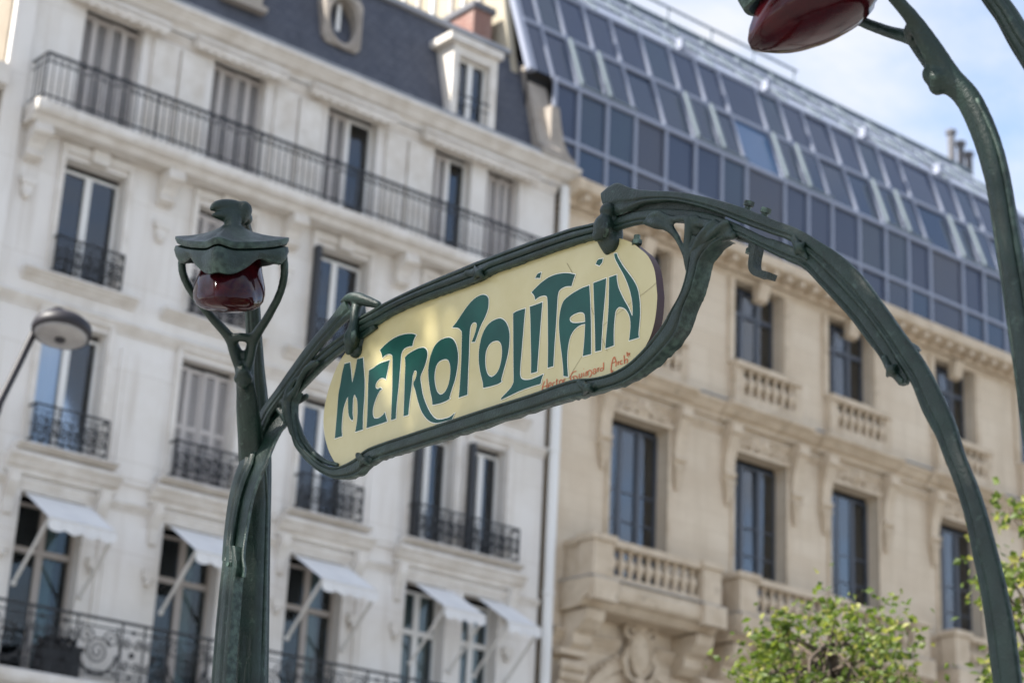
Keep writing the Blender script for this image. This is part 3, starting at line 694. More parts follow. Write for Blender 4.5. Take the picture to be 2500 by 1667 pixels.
stone_balcony(26.15, 30.0); stone_balcony(30.4, 36.95); stone_balcony(37.75, 41.0); stone_balcony(41.8, 45.0)
# arched opening with cartouche below the first balcony
for cx in (28.3, 33.6):
    b = MB(); n = 20
    for r0, r1, y0 in ((1.52,1.72,29.86),(1.30,1.50,29.92),(1.1,1.28,29.97)):
        vs = []
        for k in range(n+1):
            a = math.pi*k/n
            for rr, yy in ((r0,30.02),(r0,y0),(r1,y0),(r1,30.02)): vs.append((cx+rr*math.cos(a), yy, 6.35+rr*math.sin(a)))
        b.add(vs, [(k*4+j,(k+1)*4+j,(k+1)*4+j+1,k*4+j+1) for k in range(n) for j in range(3)])
    AR = rb(b.build('arch', M['stone_trim'], RB))
    b = MB(); b.add([(cx+1.1*math.cos(math.pi*k/n),29.99,6.35+1.1*math.sin(math.pi*k/n)) for k in range(n+1)]+[(cx-1.1,29.99,2),(cx+1.1,29.99,2)], [tuple(list(range(n+1))+[n+1,n+2])]); b.build('arch_glazing', M['pane_blue'], AR)
    b = MB(); b.ball((cx,29.85,8.22),.34,14,10,(1,.5,1.5)); b.tube([(cx+.3*math.cos(a*.42),29.75,8.2+.46*math.sin(a*.42)) for a in range(16)], .05, 6, False)
    for s in (-1, 1):
        b.tube([(cx+s*p[0],29.8,p[2]) for p in spiral(.28,8.62,.2,.04,2.6,-1.3)], .06, 6, False)
        b.tube([(cx+s*.3,29.82,8.3),(cx+s*.46,29.82,8.0),(cx+s*.36,29.8,7.72),(cx+s*.16,29.8,7.6)], [.08,.1,.07,.05], 6)
        for q in range(5): b.ball((cx+s*(.5+.16*q),29.92,8.05-.08*q),.11-.012*q,7,5,(1.2,.5,.8))
    b.ball((cx,29.8,7.62),.16,8,6,(1,.6,.8)); b.ball((cx,29.8,8.72),.15,8,6,(1.2,.6,.8)); smooth_angle(b.build('cartouche', M['stone_trim'], AR), 60)
    for s in (-1.0, 1.0):
        X = cx+s*1.98; b = MB(); b.box(X-.26,X+.26,29.75,30.02,2.0,7.1); b.box(X-.3,X+.3,29.7,30.02,7.1,7.16); b.build('pilaster', M['stone_trim'], AR)
        b = MB()
        for k in range(3):
            for q in range(5): b.ball((X-.26+.13*q+.03*(k % 2),29.74-.05*k,7.22+.2*k),.1,7,5,(.9,.8,1.2))
        b.box(X-.36,X+.36,29.62,30.02,7.84,7.96); smooth_angle(b.build('capital', M['stone_trim'], AR), 50)
    mould('arch_entablature', cx-2.3, cx-.5, 8.12, 8.42, .16, M['stone_trim'], AR, off=Vector((0,0,0)))
    mould('arch_entablature', cx+.5, cx+2.3, 8.12, 8.42, .16, M['stone_trim'], AR, off=Vector((0,0,0)))
# ---------------- glass roof: vertical storey, slanted storey, pale top strip
g = [24.85, 25.4, 26.16, 27.03, 27.90, 28.87, 29.83, 30.71, 31.55, 32.89, 33.74, 34.62, 35.64, 36.66, 37.56, 38.43, 39.78, 40.67, 41.55, 42.9, 43.77, 44.65, 45.65, 46.65, 47.5]
def gz(t):  # point on the glass skin by storey line: 0 base, 1 transom, 2 knee, 3 upper rail, 4 eaves of the top strip
    return [(30.0,17.9),(30.0,19.18),(30.0,20.54),(30.52,22.02),(31.02,23.44)][t]
b = MB()
for x in [25.46]+g[2:]: b.bar((x,29.97,17.9),(x,29.97,20.54),.055)
for t, rr in ((1,.06),(2,.075)): b.bar((25.46,29.965,gz(t)[1]),(g[-1],29.965,gz(t)[1]),rr)
for t, rr in ((3,.07),(4,.06)): b.bar((g[0],gz(t)[0]-.02,gz(t)[1]),(g[-1],gz(t)[0]-.02,gz(t)[1]),rr)
for x in g: b.bar((x,29.98,20.54),(x,31.0,23.44),.05)
b.bar((24.78,30.02,20.54),(24.78,31.04,23.44),.1)
GR = rb(b.build('glass_roof', M['mullion'], RB))
hop = {2,3,6,7,9,10,13,14,16,17,19,20}                           # narrow lights with projecting frames
wide = {8,15,18}
for i in sorted(hop):
    b = MB(); b.bar((g[i]+.03,29.88,20.66),(g[i]+.03,30.36,21.98),.055); b.bar((g[i],29.9,20.64),(g[i+1],29.9,20.64),.035)
    b.build('hopper_frame', M['mullion_lit'], GR)
def pane(i, t, m, out=0.0):
    (ya,za),(yb2,zb) = gz(t), gz(t+1)
    x0, x1 = (25.5 if (i == 1 and t < 2) else g[i]+.05), g[i+1]-.05; b = MB(); d = Vector((0, yb2-ya, zb-za)).normalized(); za += d.z*.06; ya += d.y*.06; zb -= d.z*.06; yb2 -= d.y*.06
    nv = Vector((0,-d.z,d.y)); nrm = nv*out; jt = [nv*rndw.uniform(-.012,.012) for _ in range(2)]; jj = [jt[0], jt[1], jt[1]+nv*rndw.uniform(-.015,.015)]; jj.append(jj[0]+jj[2]-jj[1])
    b.add([(x0,ya+nrm.y+jj[0].y,za+nrm.z+jj[0].z),(x1,ya+nrm.y+jj[1].y,za+nrm.z+jj[1].z),(x1,yb2+nrm.y+jj[2].y,zb+nrm.z+jj[2].z),(x0,yb2+nrm.y+jj[3].y,zb+nrm.z+jj[3].z),(x0,ya+.03,za),(x1,ya+.03,za),(x1,yb2+.03,zb),(x0,yb2+.03,zb)],
          [(0,1,2,3),(0,4,5,1),(1,5,6,2),(2,6,7,3),(3,7,4,0)])
    b.build('pane', M[m], GR)
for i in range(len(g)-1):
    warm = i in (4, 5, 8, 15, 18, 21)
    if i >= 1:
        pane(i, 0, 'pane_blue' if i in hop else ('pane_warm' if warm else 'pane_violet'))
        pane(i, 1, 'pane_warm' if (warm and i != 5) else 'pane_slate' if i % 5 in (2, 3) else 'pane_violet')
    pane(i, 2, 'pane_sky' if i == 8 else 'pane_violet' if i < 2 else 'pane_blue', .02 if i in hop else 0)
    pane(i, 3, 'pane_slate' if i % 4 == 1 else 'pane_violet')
# soffit/back of the roof body and the pale top strip with rails
b = MB(); b.add([(24.8,30.2,17.9),(48,30.2,17.9),(48,30.2,20.54),(24.8,30.2,20.54),(48,31.2,23.4),(24.8,31.2,23.4)], [(0,1,2,3),(3,2,4,5)]); b.build('lining', M['room'], GR, fix=False)
b = MB()
b.add([(24.8,31.02,23.5),(44.2,31.02,23.5),(44.2,32.9,25.5),(24.8,32.9,25.5),(24.8,40,25.5),(44.2,40,25.5),(24.8,40,18),(44.2,40,18),(24.8,31.02,20),(44.2,31.02,20)], [(0,1,2,3),(3,2,5,4),(4,5,7,6),(1,9,7,5,2),(0,3,4,6,8)])
b.build('top_strip', M['poly'], GR)
b = MB()
for x in [g[0]+.0+q*1.32 for q in range(15)]: b.bar((x,30.98,23.52),(x,32.86,25.52),.03)
for t in (.28, .62): b.bar((24.8,31.0+1.86*t,23.53+2*t),(44.2,31.0+1.86*t,23.53+2*t),.03)
b.bar((24.8,32.9,25.58),(44.2,32.9,25.58),.07); b.bar((24.8,32.8,25.95),(36.5,32.8,25.95),.035)
for q in range(8): b.bar((25.2+q*1.6,32.85,25.5),(25.2+q*1.6,32.8,25.95),.025)
b.build('top_strip_ribs', M['mullion_lit'], GR)
for i in (2, 6, 9, 13, 16, 19):                                  # little bright roof hatches on the strip
    b = MB(); x = g[i]+1.0; b.add([(x-.45,31.15,23.72),(x+.45,31.15,23.62),(x+.45,31.6,24.12),(x-.45,31.6,24.22)], [(0,1,2,3)]); b.box(x-.5,x-.38,31.0,31.2,23.62,23.9); b.build('roof_hatch', M['mullion'], GR, fix=False)
# cream gable end and flues beyond the roof
b = MB(); b.run([(30.3,18.0),(31.6,23.4),(33.6,25.55),(40,25.6),(40,18.0)], 44.25, 44.75); rb(b.build('gable', M['cream_wall'], RB))
FL = empty('chimney_stack', (60, 45, 33), 'three dark chimney flues standing in a row on the roof behind the glass roof', 'chimney')
b = MB(); b.box(-3,3,.5,2,-9,1.3); b.build('stack', M['cream_wall'], FL)
for k, (x, h) in enumerate(((-.7,3.25),(-.1,2.95),(.42,2.65))):
    b = MB(); b.tube([(x,0,.6),(x,0,h)], .15, 10); b.tube([(x,0,h),(x,0,h+.14)], .22, 10); b.build('flue', M['pot'], FL)
# tall cream party wall with pipes behind the mansard, brick chimney in front of it
PW = empty('party_wall', (24.65, 35, 18), 'cream rendered wall with vertical pipes rising behind the slate roof', 'wall')
b = MB(); b.run([(-4.7,0),(-4.62,2.4),(-4.0,5.45),(-2.1,7.6),(-2.1,9),(6,9),(6,0)], -.1, .1); b.build('wall', M['cream_wall'], PW)
for k, y in enumerate((-3.35,-2.75,-2.3,-1.6,-1.0,-.4,.3,.9)):
    b = MB(); b.bar((-.14,y,0),(-.14,y,6.2 if y < -2.2 else 8.9),.05+.03*(k % 3 == 0),8); b.build('pipe', M['frame_white'] if k % 2 else M['shutter'], PW)
CH = empty('brick_chimney', (24.1, 31.4, 20.0), 'short red brick chimney with dark cap behind the slate roof', 'chimney')
b = MB(); b.box(-.3,.22,-.5,.5,0,2.05); b.build('shaft', M['brick'], CH)
b = MB(); b.box(-.36,.28,-.56,.56,2.053,2.2); b.build('cap', M['pot'], CH)

# planter content (parts of P)
b = MB(); b.box(-.33,.33,-.15,.25,.03,.52); b.box(-.36,.36,-.18,.28,.46,.53); b.build('box', M['planter'], P)
b = MB()
for q in range(40): b.ball((random.uniform(-.3,.3),random.uniform(-.1,.2),.56+random.random()*.1),.05,5,4)
b.build('dark_plants', M['planter'], P, kind='stuff')

# ================================================================== FOREGROUND: sign and lamp posts
XS = 3.8                                                        # the sign hangs in the plane X = XS, running along Y
def U(q, X):
    d = rt*((q[0]-1250)/FPX) - up*((q[1]-833.5)/FPX) + fw
    return d*(X/d.x)
def z1(x, y): return (480+x/3.136, 680+y/3.136)
def z2(x, y): return (1400+x/4.126, 420+y/4.126)
def r5(x, y): return (830+x/2.8, 550+y/2.8)
def r6(x, y): return (1660+x/2.8, 550+y/2.8)
def r9(x, y): return (1660+x/2.8, 1107+y/2.8)
def zp(x, y): return (480+x/2.767, 1100+y/2.767)
SG = empty('station_sign', (XS, 4.9, 2.2), 'cream enamel METROPOLITAIN sign in a dark green cast iron frame slung between two curved arms', 'sign')
SG_off = Vector((XS, 4.9, 2.2))
def sg(o): o.location = Vector(o.location) - SG_off; return o
def prof_rail(s):   # s -1..1 across: rolled lips with two grooves
    return .66+.34*math.sqrt(max(0, 1-s*s)) - .36*math.exp(-((s+.50)/.10)**2) - .38*math.exp(-((s-.36)/.10)**2) + .08*math.exp(-((s+.05)/.2)**2)
def prof_sill(s):   # bottom rail: top lip, broad sloping face, lower lip
    return .72+.28*math.sqrt(max(0, 1-s*s)) - .34*math.exp(-((s+.62)/.10)**2) - .30*math.exp(-((s-.62)/.12)**2) - .10*s
def prof_strand(s):
    return .55+.45*math.sqrt(max(0, 1-s*s)) - .22*math.exp(-((s-.35)/.14)**2) + .10*math.exp(-((s-.72)/.14)**2)
def prof_leaf(s):
    return .60+.30*math.exp(-((s+.85)/.22)**2)+.30*math.exp(-((s-.85)/.22)**2) + .06*math.cos(s*3)
def ribbon(name, st, xf, depth, prof, sub=6, parent=None, M_=None, jag=0.0, nf=25):
    """cast strand: st = list of (edge a, edge b) in the sign plane; front relief towards -X, solid to xf+depth"""
    xs_ = xf if isinstance(xf, (list, tuple)) else [xf]*len(st)
    A = [U(a, x) for (a, b_), x in zip(st, xs_)]; B = [U(b_, x) for (a, b_), x in zip(st, xs_)]
    ds_ = depth if isinstance(depth, (list, tuple)) else [depth]*len(st)
    P = catmull([(a.y, a.z, c.y, c.z, a.x, dd) for a, c, dd in zip(A, B, ds_)], sub); k = len(P); vs = []; rg = random.Random(len(P))
    ring = nf+5
    for i, (ay, az, by, bz, xf, depth) in enumerate(P):
        hw = .5*math.hypot(by-ay, bz-az)
        for j in range(nf):
            s = -1+2*j/(nf-1); t = (s+1)/2; rel = min(hw*.8, .021)
            vs.append((xf + rel*(.95-prof(s)), ay+(by-ay)*t, az+(bz-az)*t))
        for j in range(5):
            t = 1-(j+.0)/4; jg = jag*rg.uniform(-1, 1)*(1 if j == 0 else 0)
            e = .04 if j in (0, 4) else 0
            vs.append((xf+depth*(1 if j not in (0, 4) else .93), ay+(by-ay)*(t*(1-2*e)+e), az+(bz-az)*(t*(1-2*e)+e)+jg))
    fs = [(i*ring+j, i*ring+(j+1) % ring, (i+1)*ring+(j+1) % ring, (i+1)*ring+j) for i in range(k-1) for j in range(ring)]
    b = MB(); b.add(vs, fs + [tuple(range(ring-1, -1, -1)), tuple((k-1)*ring+j for j in range(ring))])
    o = sg(b.build(name, M_ or M['iron'], parent if parent is not None else SG))
    return smooth_angle(o, 50)
XF = XS-.020; DP = .024
top = [(r5(95,640),r5(120,720)),(r5(180,590),r5(200,690)),(r5(300,522),r5(320,618)),(r5(430,458),r5(450,553)),(r5(560,398),r5(585,500)),(r5(700,338),r5(725,452)),(r5(840,280),r5(865,402)),(r5(910,250),r5(940,372)),(r5(1000,217),r5(1030,322)),(r5(1150,160),r5(1180,268)),(r5(1300,105),r5(1330,212)),(r5(1450,55),r5(1475,160)),(r5(1580,12),r5(1605,118)),(r5(1700,-15),r5(1720,85)),(r5(1830,-55),r5(1845,60))]
ribbon('top_rail', top, XF, .036, prof_rail, jag=.002)
bot = [(z1(765,860),z1(720,900)),(z1(735,930),z1(690,990)),(z1(728,985),z1(686,1060)),(z1(733,1070),z1(700,1130)),(z1(758,1200),z1(735,1262)),(z1(800,1278),z1(778,1330)),(z1(858,1345),z1(838,1400)),(z1(950,1415),z1(945,1485)),(z1(1060,1440),z1(1062,1530)),(z1(1190,1385),z1(1210,1505)),(r5(170,1530),r5(200,1625)),(r5(280,1485),r5(310,1580)),(r5(430,1435),r5(455,1535)),(r5(700,1345),r5(725,1450)),(r5(1000,1245),r5(1030,1352)),(r5(1300,1150),r5(1330,1258)),(r5(1480,1085),r5(1515,1195)),(r5(1600,1050),r5(1645,1165)),(r5(1720,1040),r5(1770,1130)),(r5(1840,1010),r5(1900,1090)),(r5(1960,945),r5(2030,1015)),(r5(2080,830),r5(2165,890)),(r5(2190,690),r5(2290,735)),(z2(965,1400),z2(1110,1345)),(z2(1060,1230),z2(1180,1180)),(z2(1118,1050),z2(1225,1020)),(z2(1135,900),z2(1270,860)),(z2(1150,760),z2(1370,740)),(z2(1160,640),z2(1500,650))]
ribbon('bottom_rail', bot, XF, [.034+.034*min(1, max(0, (k-19)/4)) for k in range(len(bot))], prof_sill, jag=.0035)
# right arm: upper strand sweeping from the leaf tip over and down to the ground, lower strand beneath it
ups = [(z2(262,200),z2(318,410)),(z2(340,135),z2(380,435)),(z2(430,102),z2(470,415)),(z2(560,152),z2(560,372)),(z2(700,174),z2(700,312)),(z2(900,187),z2(900,290)),(z2(1100,203),z2(1095,310)),(z2(1400,264),z2(1380,388)),(z2(1700,354),z2(1670,505)),(z2(2000,472),z2(1960,612)),
       (r6(800,22),r6(745,105)),(r6(950,110),r6(880,208)),(r6(1080,195),r6(1000,328)),(r6(1230,340),r6(1130,468)),(r6(1370,530),r6(1260,618)),(r6(1490,700),r6(1380,778)),(r6(1600,850),r6(1490,960)),(r6(1670,960),r6(1570,1085)),(r6(1740,1090),r6(1640,1262)),(r6(1850,1330),r6(1730,1432)),(r9(1920,0),r9(1782,0)),(r9(2010,220),r9(1865,215)),(r9(2080,440),r9(1935,445)),(r9(2150,700),r9(1985,690)),(r9(2200,900),r9(2032,905)),(r9(2250,1150),r9(2070,1150)),(r9(2290,1430),r9(2108,1440)),(r9(2308,1620),r9(2125,1620)),(r9(2335,2400),r9(2150,2400)),(r9(2375,4000),r9(2185,4000)),(r9(2430,6500),r9(2235,6500)),(r9(2490,8700),r9(2290,8700))]
ribbon('right_arm', ups, XF, .026, prof_strand)
los = [(r5(1780,-20),r5(1800,60)),(z2(500,430),z2(485,560)),(z2(620,390),z2(622,525)),(z2(760,372),z2(765,510)),(z2(900,366),z2(905,500)),(z2(1200,386),z2(1195,520)),(z2(1450,442),z2(1430,572)),(z2(1700,547),z2(1670,652)),(z2(1900,642),z2(1850,742)),(r6(640,95),r6(600,180)),(r6(760,140),r6(730,242)),(r6(905,200),r6(835,292)),(r6(1015,322),r6(935,396)),(r6(1140,445),r6(1020,488)),(r6(1278,602),r6(1150,632)),(r6(1395,768),r6(1262,782)),(r6(1455,870),r6(1340,880)),(r6(1505,950),r6(1396,978)),(r6(1545,1025),r6(1455,1052)),(r6(1540,1075),r6(1492,1090))]
ribbon('lower_strand', los, XF+.006, DP-.006, prof_strand)
ribbon('web_plate', [(z2(430,400),z2(440,470)),(z2(560,340),z2(560,430)),(z2(700,290),z2(700,400)),(z2(900,268),z2(900,390)),(z2(1095,290),z2(1095,405)),(z2(1380,365),z2(1370,450)),(z2(1520,420),z2(1500,480))], XF+.022, .008, lambda s: .9, M_=M['iron_dark'])
# left arm
lo = [(z1(1118,160),z1(1190,270)),(z1(1060,230),z1(1120,330)),(z1(1000,310),z1(1060,385)),(z1(850,485),z1(915,548)),(z1(700,690),z1(765,748)),(z1(590,850),z1(650,900)),(z1(500,970),z1(560,1025)),(z1(430,1090),z1(505,1140)),(z1(372,1215),z1(455,1260)),(z1(330,1300),z1(430,1340)),(zp(278,70),zp(360,95)),(zp(235,190),zp(315,205)),(zp(200,350),zp(270,360)),(zp(174,560),zp(235,570)),(zp(160,740),zp(215,745))]
ribbon('left_arm', lo, [XF-.012-.12*max(0, (k-4)/10)**1.3 for k in range(15)], .018, prof_strand)
li = [(z1(560,960),z1(625,1015)),(z1(660,860),z1(725,915)),(z1(770,735),z1(845,790)),(z1(880,610),z1(955,680)),(z1(1000,500),z1(1060,588)),(z1(1140,400),z1(1180,500)),(z1(1250,330),z1(1285,430)),(z1(1330,270),z1(1360,375))]
ribbon('inner_strand', li, XF+.004, DP-.004, prof_rail)
la = [(z1(610,950),z1(710,1050)),(z1(540,1020),z1(670,1130)),(z1(470,1110),z1(640,1165)),(z1(420,1200),z1(600,1240)),(z1(380,1290),z1(565,1320)),(zp(325,90),zp(470,75)),(zp(290,180),zp(420,185)),(zp(255,350),zp(372,320)),(zp(222,560),zp(330,540)),(zp(200,730),zp(310,700)),(zp(190,790),zp(318,795)),(zp(186,850),zp(312,850))]
ribbon('arm_web', la, [XF+.005-.12*min(1, k/9) for k in range(12)], .016, lambda s: .6+.25*math.exp(-((s+.9)/.12)**2)+.3*math.exp(-((s-.9)/.12)**2))
# organic junctions, grown from tapered strands and remeshed into one casting each
def pt(q, dx=0.0): return U(q, XF+dx)
def node(name, chains, balls=(), voxel=.005, it=3, parent=None):
    b = MB()
    for ch in chains:
        P = [(*pt(q, dx), r) for q, r, dx in ch]; P = catmull(P, 5)
        b.tube([p[:3] for p in P], [max(.003, p[3]) for p in P], 10)
        for p in (P[0], P[-1]): b.ball(p[:3], p[3]*.98, 10, 7)
    for q, r, dx, sc in balls: b.ball(pt(q, dx), r, 14, 10, sc)
    o = sg(b.build(name, M['iron'], parent if parent is not None else SG))
    return remeshed(o, voxel, it)
node('leaf_bracket', [   # right fan between the frame and the arch
    [(z2(1185,1000),.016,.02),(z2(1165,860),.018,.015),(z2(1165,700),.017,.008),(z2(1170,560),.016,.0),(z2(1160,480),.014,-.002)],
    [(z2(1200,960),.016,.03),(z2(1215,820),.016,.015),(z2(1270,680),.014,.0),(z2(1345,580),.013,-.004),(z2(1420,510),.012,0)],
    [(z2(1240,900),.014,.04),(z2(1300,750),.014,.015),(z2(1400,620),.013,.0),(z2(1530,520),.012,-.006),(z2(1560,530),.010,0)],
    [(z2(1280,830),.014,.06),(z2(1400,730),.016,.04),(z2(1520,650),.016,.02),(z2(1620,640),.013,.008)],
    [(z2(1135,860),.009,.01),(z2(1085,740),.009,.006),(z2(1020,630),.010,.002),(z2(930,550),.013,-.002),(z2(830,520),.017,-.004),(z2(720,510),.008,-.002)],
    [(z2(730,500),.008,-.004),(z2(790,440),.010,-.008),(z2(860,420),.011,-.008),(z2(930,455),.010,-.006),(z2(1000,480),.011,-.004),(z2(1120,470),.012,-.002),(z2(1250,480),.012,0)],
    [(z2(940,460),.009,-.006),(z2(985,560),.010,-.004),(z2(1050,660),.009,0)],
    [(z2(1180,520),.014,.004),(z2(1300,520),.016,.006),(z2(1430,540),.016,.008),(z2(1580,590),.016,.01)]],
    [(z2(1250,580),.030,.02,(.6,1,1)),(z2(1360,610),.024,.02,(.6,1,1)),(z2(840,460),.016,.002,(.6,1.2,1))])
node('leaf_web', [       # left web where the arm forks into the frame
    [(z1(735,1180),.013,.01),(z1(715,1080),.018,.008),(z1(700,1000),.024,.004),(z1(705,900),.022,.0),(z1(735,810),.013,-.006),(z1(790,750),.008,-.004)],
    [(z1(640,960),.020,.006),(z1(700,930),.020,.002),(z1(760,850),.012,-.006),(z1(800,760),.012,-.010),(z1(850,685),.013,-.012),(z1(925,640),.011,-.010)],
    [(z1(530,1020),.010,0),(z1(560,990),.014,-.004),(z1(610,985),.014,-.002),(z1(655,1040),.012,.004),(z1(690,1110),.011,.008)],
    [(z1(700,960),.020,.03),(z1(780,930),.016,.06),(z1(840,900),.012,.075)],
    [(z1(580,970),.010,-.004),(z1(640,900),.012,-.004),(z1(700,850),.010,-.004)]],
    [(z1(655,985),.030,.012,(.5,1,1)),(z1(885,645),.013,-.010,(.7,1.2,.9))])
node('loop_flange', [    # broad inner face of the left loop
    [(z1(745,1010),.012,.020),(z1(775,1120),.012,.024),(z1(815,1230),.013,.026),(z1(890,1330),.012,.026),(z1(990,1400),.010,.024),(z1(1080,1425),.008,.02)]], voxel=.006)
node('clamp', [          # left clamp
    [(z1(1120,175),.010,0),(z1(1170,150),.018,.0),(z1(1230,150),.022,.0),(z1(1310,175),.020,.004),(z1(1390,200),.014,.01)],
    [(z1(1235,180),.022,.01),(z1(1215,280),.019,-.004),(z1(1205,350),.018,-.012),(z1(1190,430),.024,-.02)],
    [(z1(1250,200),.020,.03),(z1(1260,330),.022,.03),(z1(1265,450),.026,.03),(z1(1250,540),.022,.03)]],
    [(z1(1185,460),.036,-.018,(.8,.75,1.2)),(z1(1165,530),.020,-.02,(.8,.8,1.4)),(z1(1225,560),.030,.02,(.9,1,.8))], voxel=.0045, it=2)
node('clamp', [          # right clamp
    [(z2(380,470),.020,.02),(z2(355,430),.020,.0),(z2(345,390),.026,-.004)],
    [(z2(330,560),.030,.0),(z2(340,660),.034,.02),(z2(370,760),.028,.03)],
    [(z2(420,480),.018,.02),(z2(430,600),.022,.03),(z2(420,720),.024,.03)]],
    [(z2(300,560),.038,-.012,(.8,.9,1.15)),(z2(235,640),.018,-.024,(.8,.9,1.1)),(z2(390,710),.030,.02,(.9,1,1.1))], voxel=.0045, it=2)
for cl, q0, dx0 in ((0, z1(1185,440), -.03), (1, z2(300,560), -.03)):   # shell ribs on the clamps
    b = MB()
    for k in range(5):
        a = -.8+.4*k; P = []
        for t in range(7):
            y = (t/6-.5)
            q = (q0[0]+(a*9+3)*(1-abs(y)*.9), q0[1]+y*46)
            p = pt(q, dx0-.004+.026*abs(y)+.006*abs(a)); P.append(p)
        b.tube(P, [.002,.005,.006,.006,.006,.005,.002], 6)
    sg(b.build('shell_ribs', M['iron'], SG, smooth=True))
for nm, qs in (('knot', [(r5(870,330),.022),(r5(945,325),.024),(r5(1030,270),.016)]), ('knot', [(r5(1640,1075),.02),(r5(1690,1110),.024),(r5(1760,1085),.016)]), ('knot', [(z1(1235,1350),.018),(z1(1275,1390),.024),(z1(1340,1385),.014)]), ('knot', [(r6(790,90),.022),(r6(815,150),.024),(r6(870,225),.014)]), ('knot', [(r6(1400,905),.016),(r6(1440,985),.02),(r6(1515,1065),.016)])):
    k = [[(q, r*.6, .006) for q, r in qs]]
    q1 = qs[1][0]
    for s in (-1, 1): k.append([((q1[0]-8, q1[1]+s*16), .005, .004), (q1, .010, -.014), ((q1[0]+14, q1[1]-s*10), .006, .0)])
    node(nm, k, [(q1, qs[1][1]*.68, .0, (.8,1,1))], voxel=.0045, it=2)
# hanger hook and bolts on the arch
hk = [(z2(1640,650),.05),(z2(1760,680),.04),(z2(1835,720),.035),(z2(1852,770),.03),(z2(1830,880),.03),(z2(1828,975),.03),(z2(1870,1030),.03),(z2(1920,1035),.03),(z2(2000,1055),.03)]
P = catmull([tuple(pt(q, dx)) for q, dx in hk], 4); b = MB()
vs = []
for i, p in enumerate(P):
    a = Vector(P[min(i+1, len(P)-1)])-Vector(P[max(i-1, 0)]); a.normalize(); n = Vector((0, -a.z, a.y))*.009
    for dx, s in ((-.018,-1),(-.018,1),(.018,1),(.018,-1)): vs.append((p[0]+dx, p[1]+n.y*s, p[2]+n.z*s))
b.add(vs, [(i*4+j, i*4+(j+1) % 4, (i+1)*4+(j+1) % 4, (i+1)*4+j) for i in range(len(P)-1) for j in range(4)]+[(3,2,1,0), tuple(len(vs)-4+j for j in range(4))])
sg(b.build('hook', M['iron_dark'], SG))
for q, d in ((z2(1765,330), (-.35,1)), (z2(1935,400), (-.4,1)), (r6(1600,850), (-.85,.6)), (z2(1790,790), (.2,-1)), (z2(640,700), (0,-1)), (zp(238,770), None)):
    p = pt(q, .03 if d else -.122); b = MB()
    if d: dv = Vector((0, d[0], d[1])).normalized(); b.tube([p-dv*.02, p], .010, 8); b.tube([p-dv*.004, p+dv*.010], .016, 6)
    else: b.tube([p, p-Vector((.012,0,0))], .014, 6); b.tube([p-Vector((.012,0,0)), p-Vector((.018,0,0))], .009, 8)
    sg(b.build('bolt', M['iron'], SG))
# ---------------- enamel panel
PX = XS+.004
pan = [(821,899),(805,941),(794,984),(789.6,1028),(793,1065),(803,1101),(821,1133.5),(836,1148),(870,1136),(950,1106),(1050,1072),(1150,1038),(1250,1004),(1350,972),(1430,946),(1490,922),(1531,892),(1561,867),(1579,839.6),(1591,812),(1600,775),(1604.5,729),(1603,702),(1599,665),(1590.7,640),(1579,621.5),(1565.5,610),(1545,594),(1521,584),(1490,580),(1440,576),(1350,606),(1250,644),(1150,684),(1050,726),(960,766),(900,798),(862,836),(838,868)]
pp = [U((x, y), PX) for x, y in catmull(pan, 3, True)]
n = len(pp); b = MB(); TH = .030
b.mi = 0; b.add([tuple(p) for p in pp], [tuple(range(n))])
b.mi = 1; b.add([tuple(p) for p in pp]+[(p.x+TH, p.y, p.z) for p in pp], [(i, (i+1) % n, n+(i+1) % n, n+i) for i in range(n)]+[tuple(range(2*n-1, n-1, -1))])
sg(b.build('panel', [M['panel'], M['panel_edge']], SG))
def t1(x, y): return (780+x/4.356, 780+y/4.356)
def t2(x, y): return (1020+x/4.356, 690+y/4.356)
def t3(x, y): return (1290+x/4.356, 610+y/4.356)
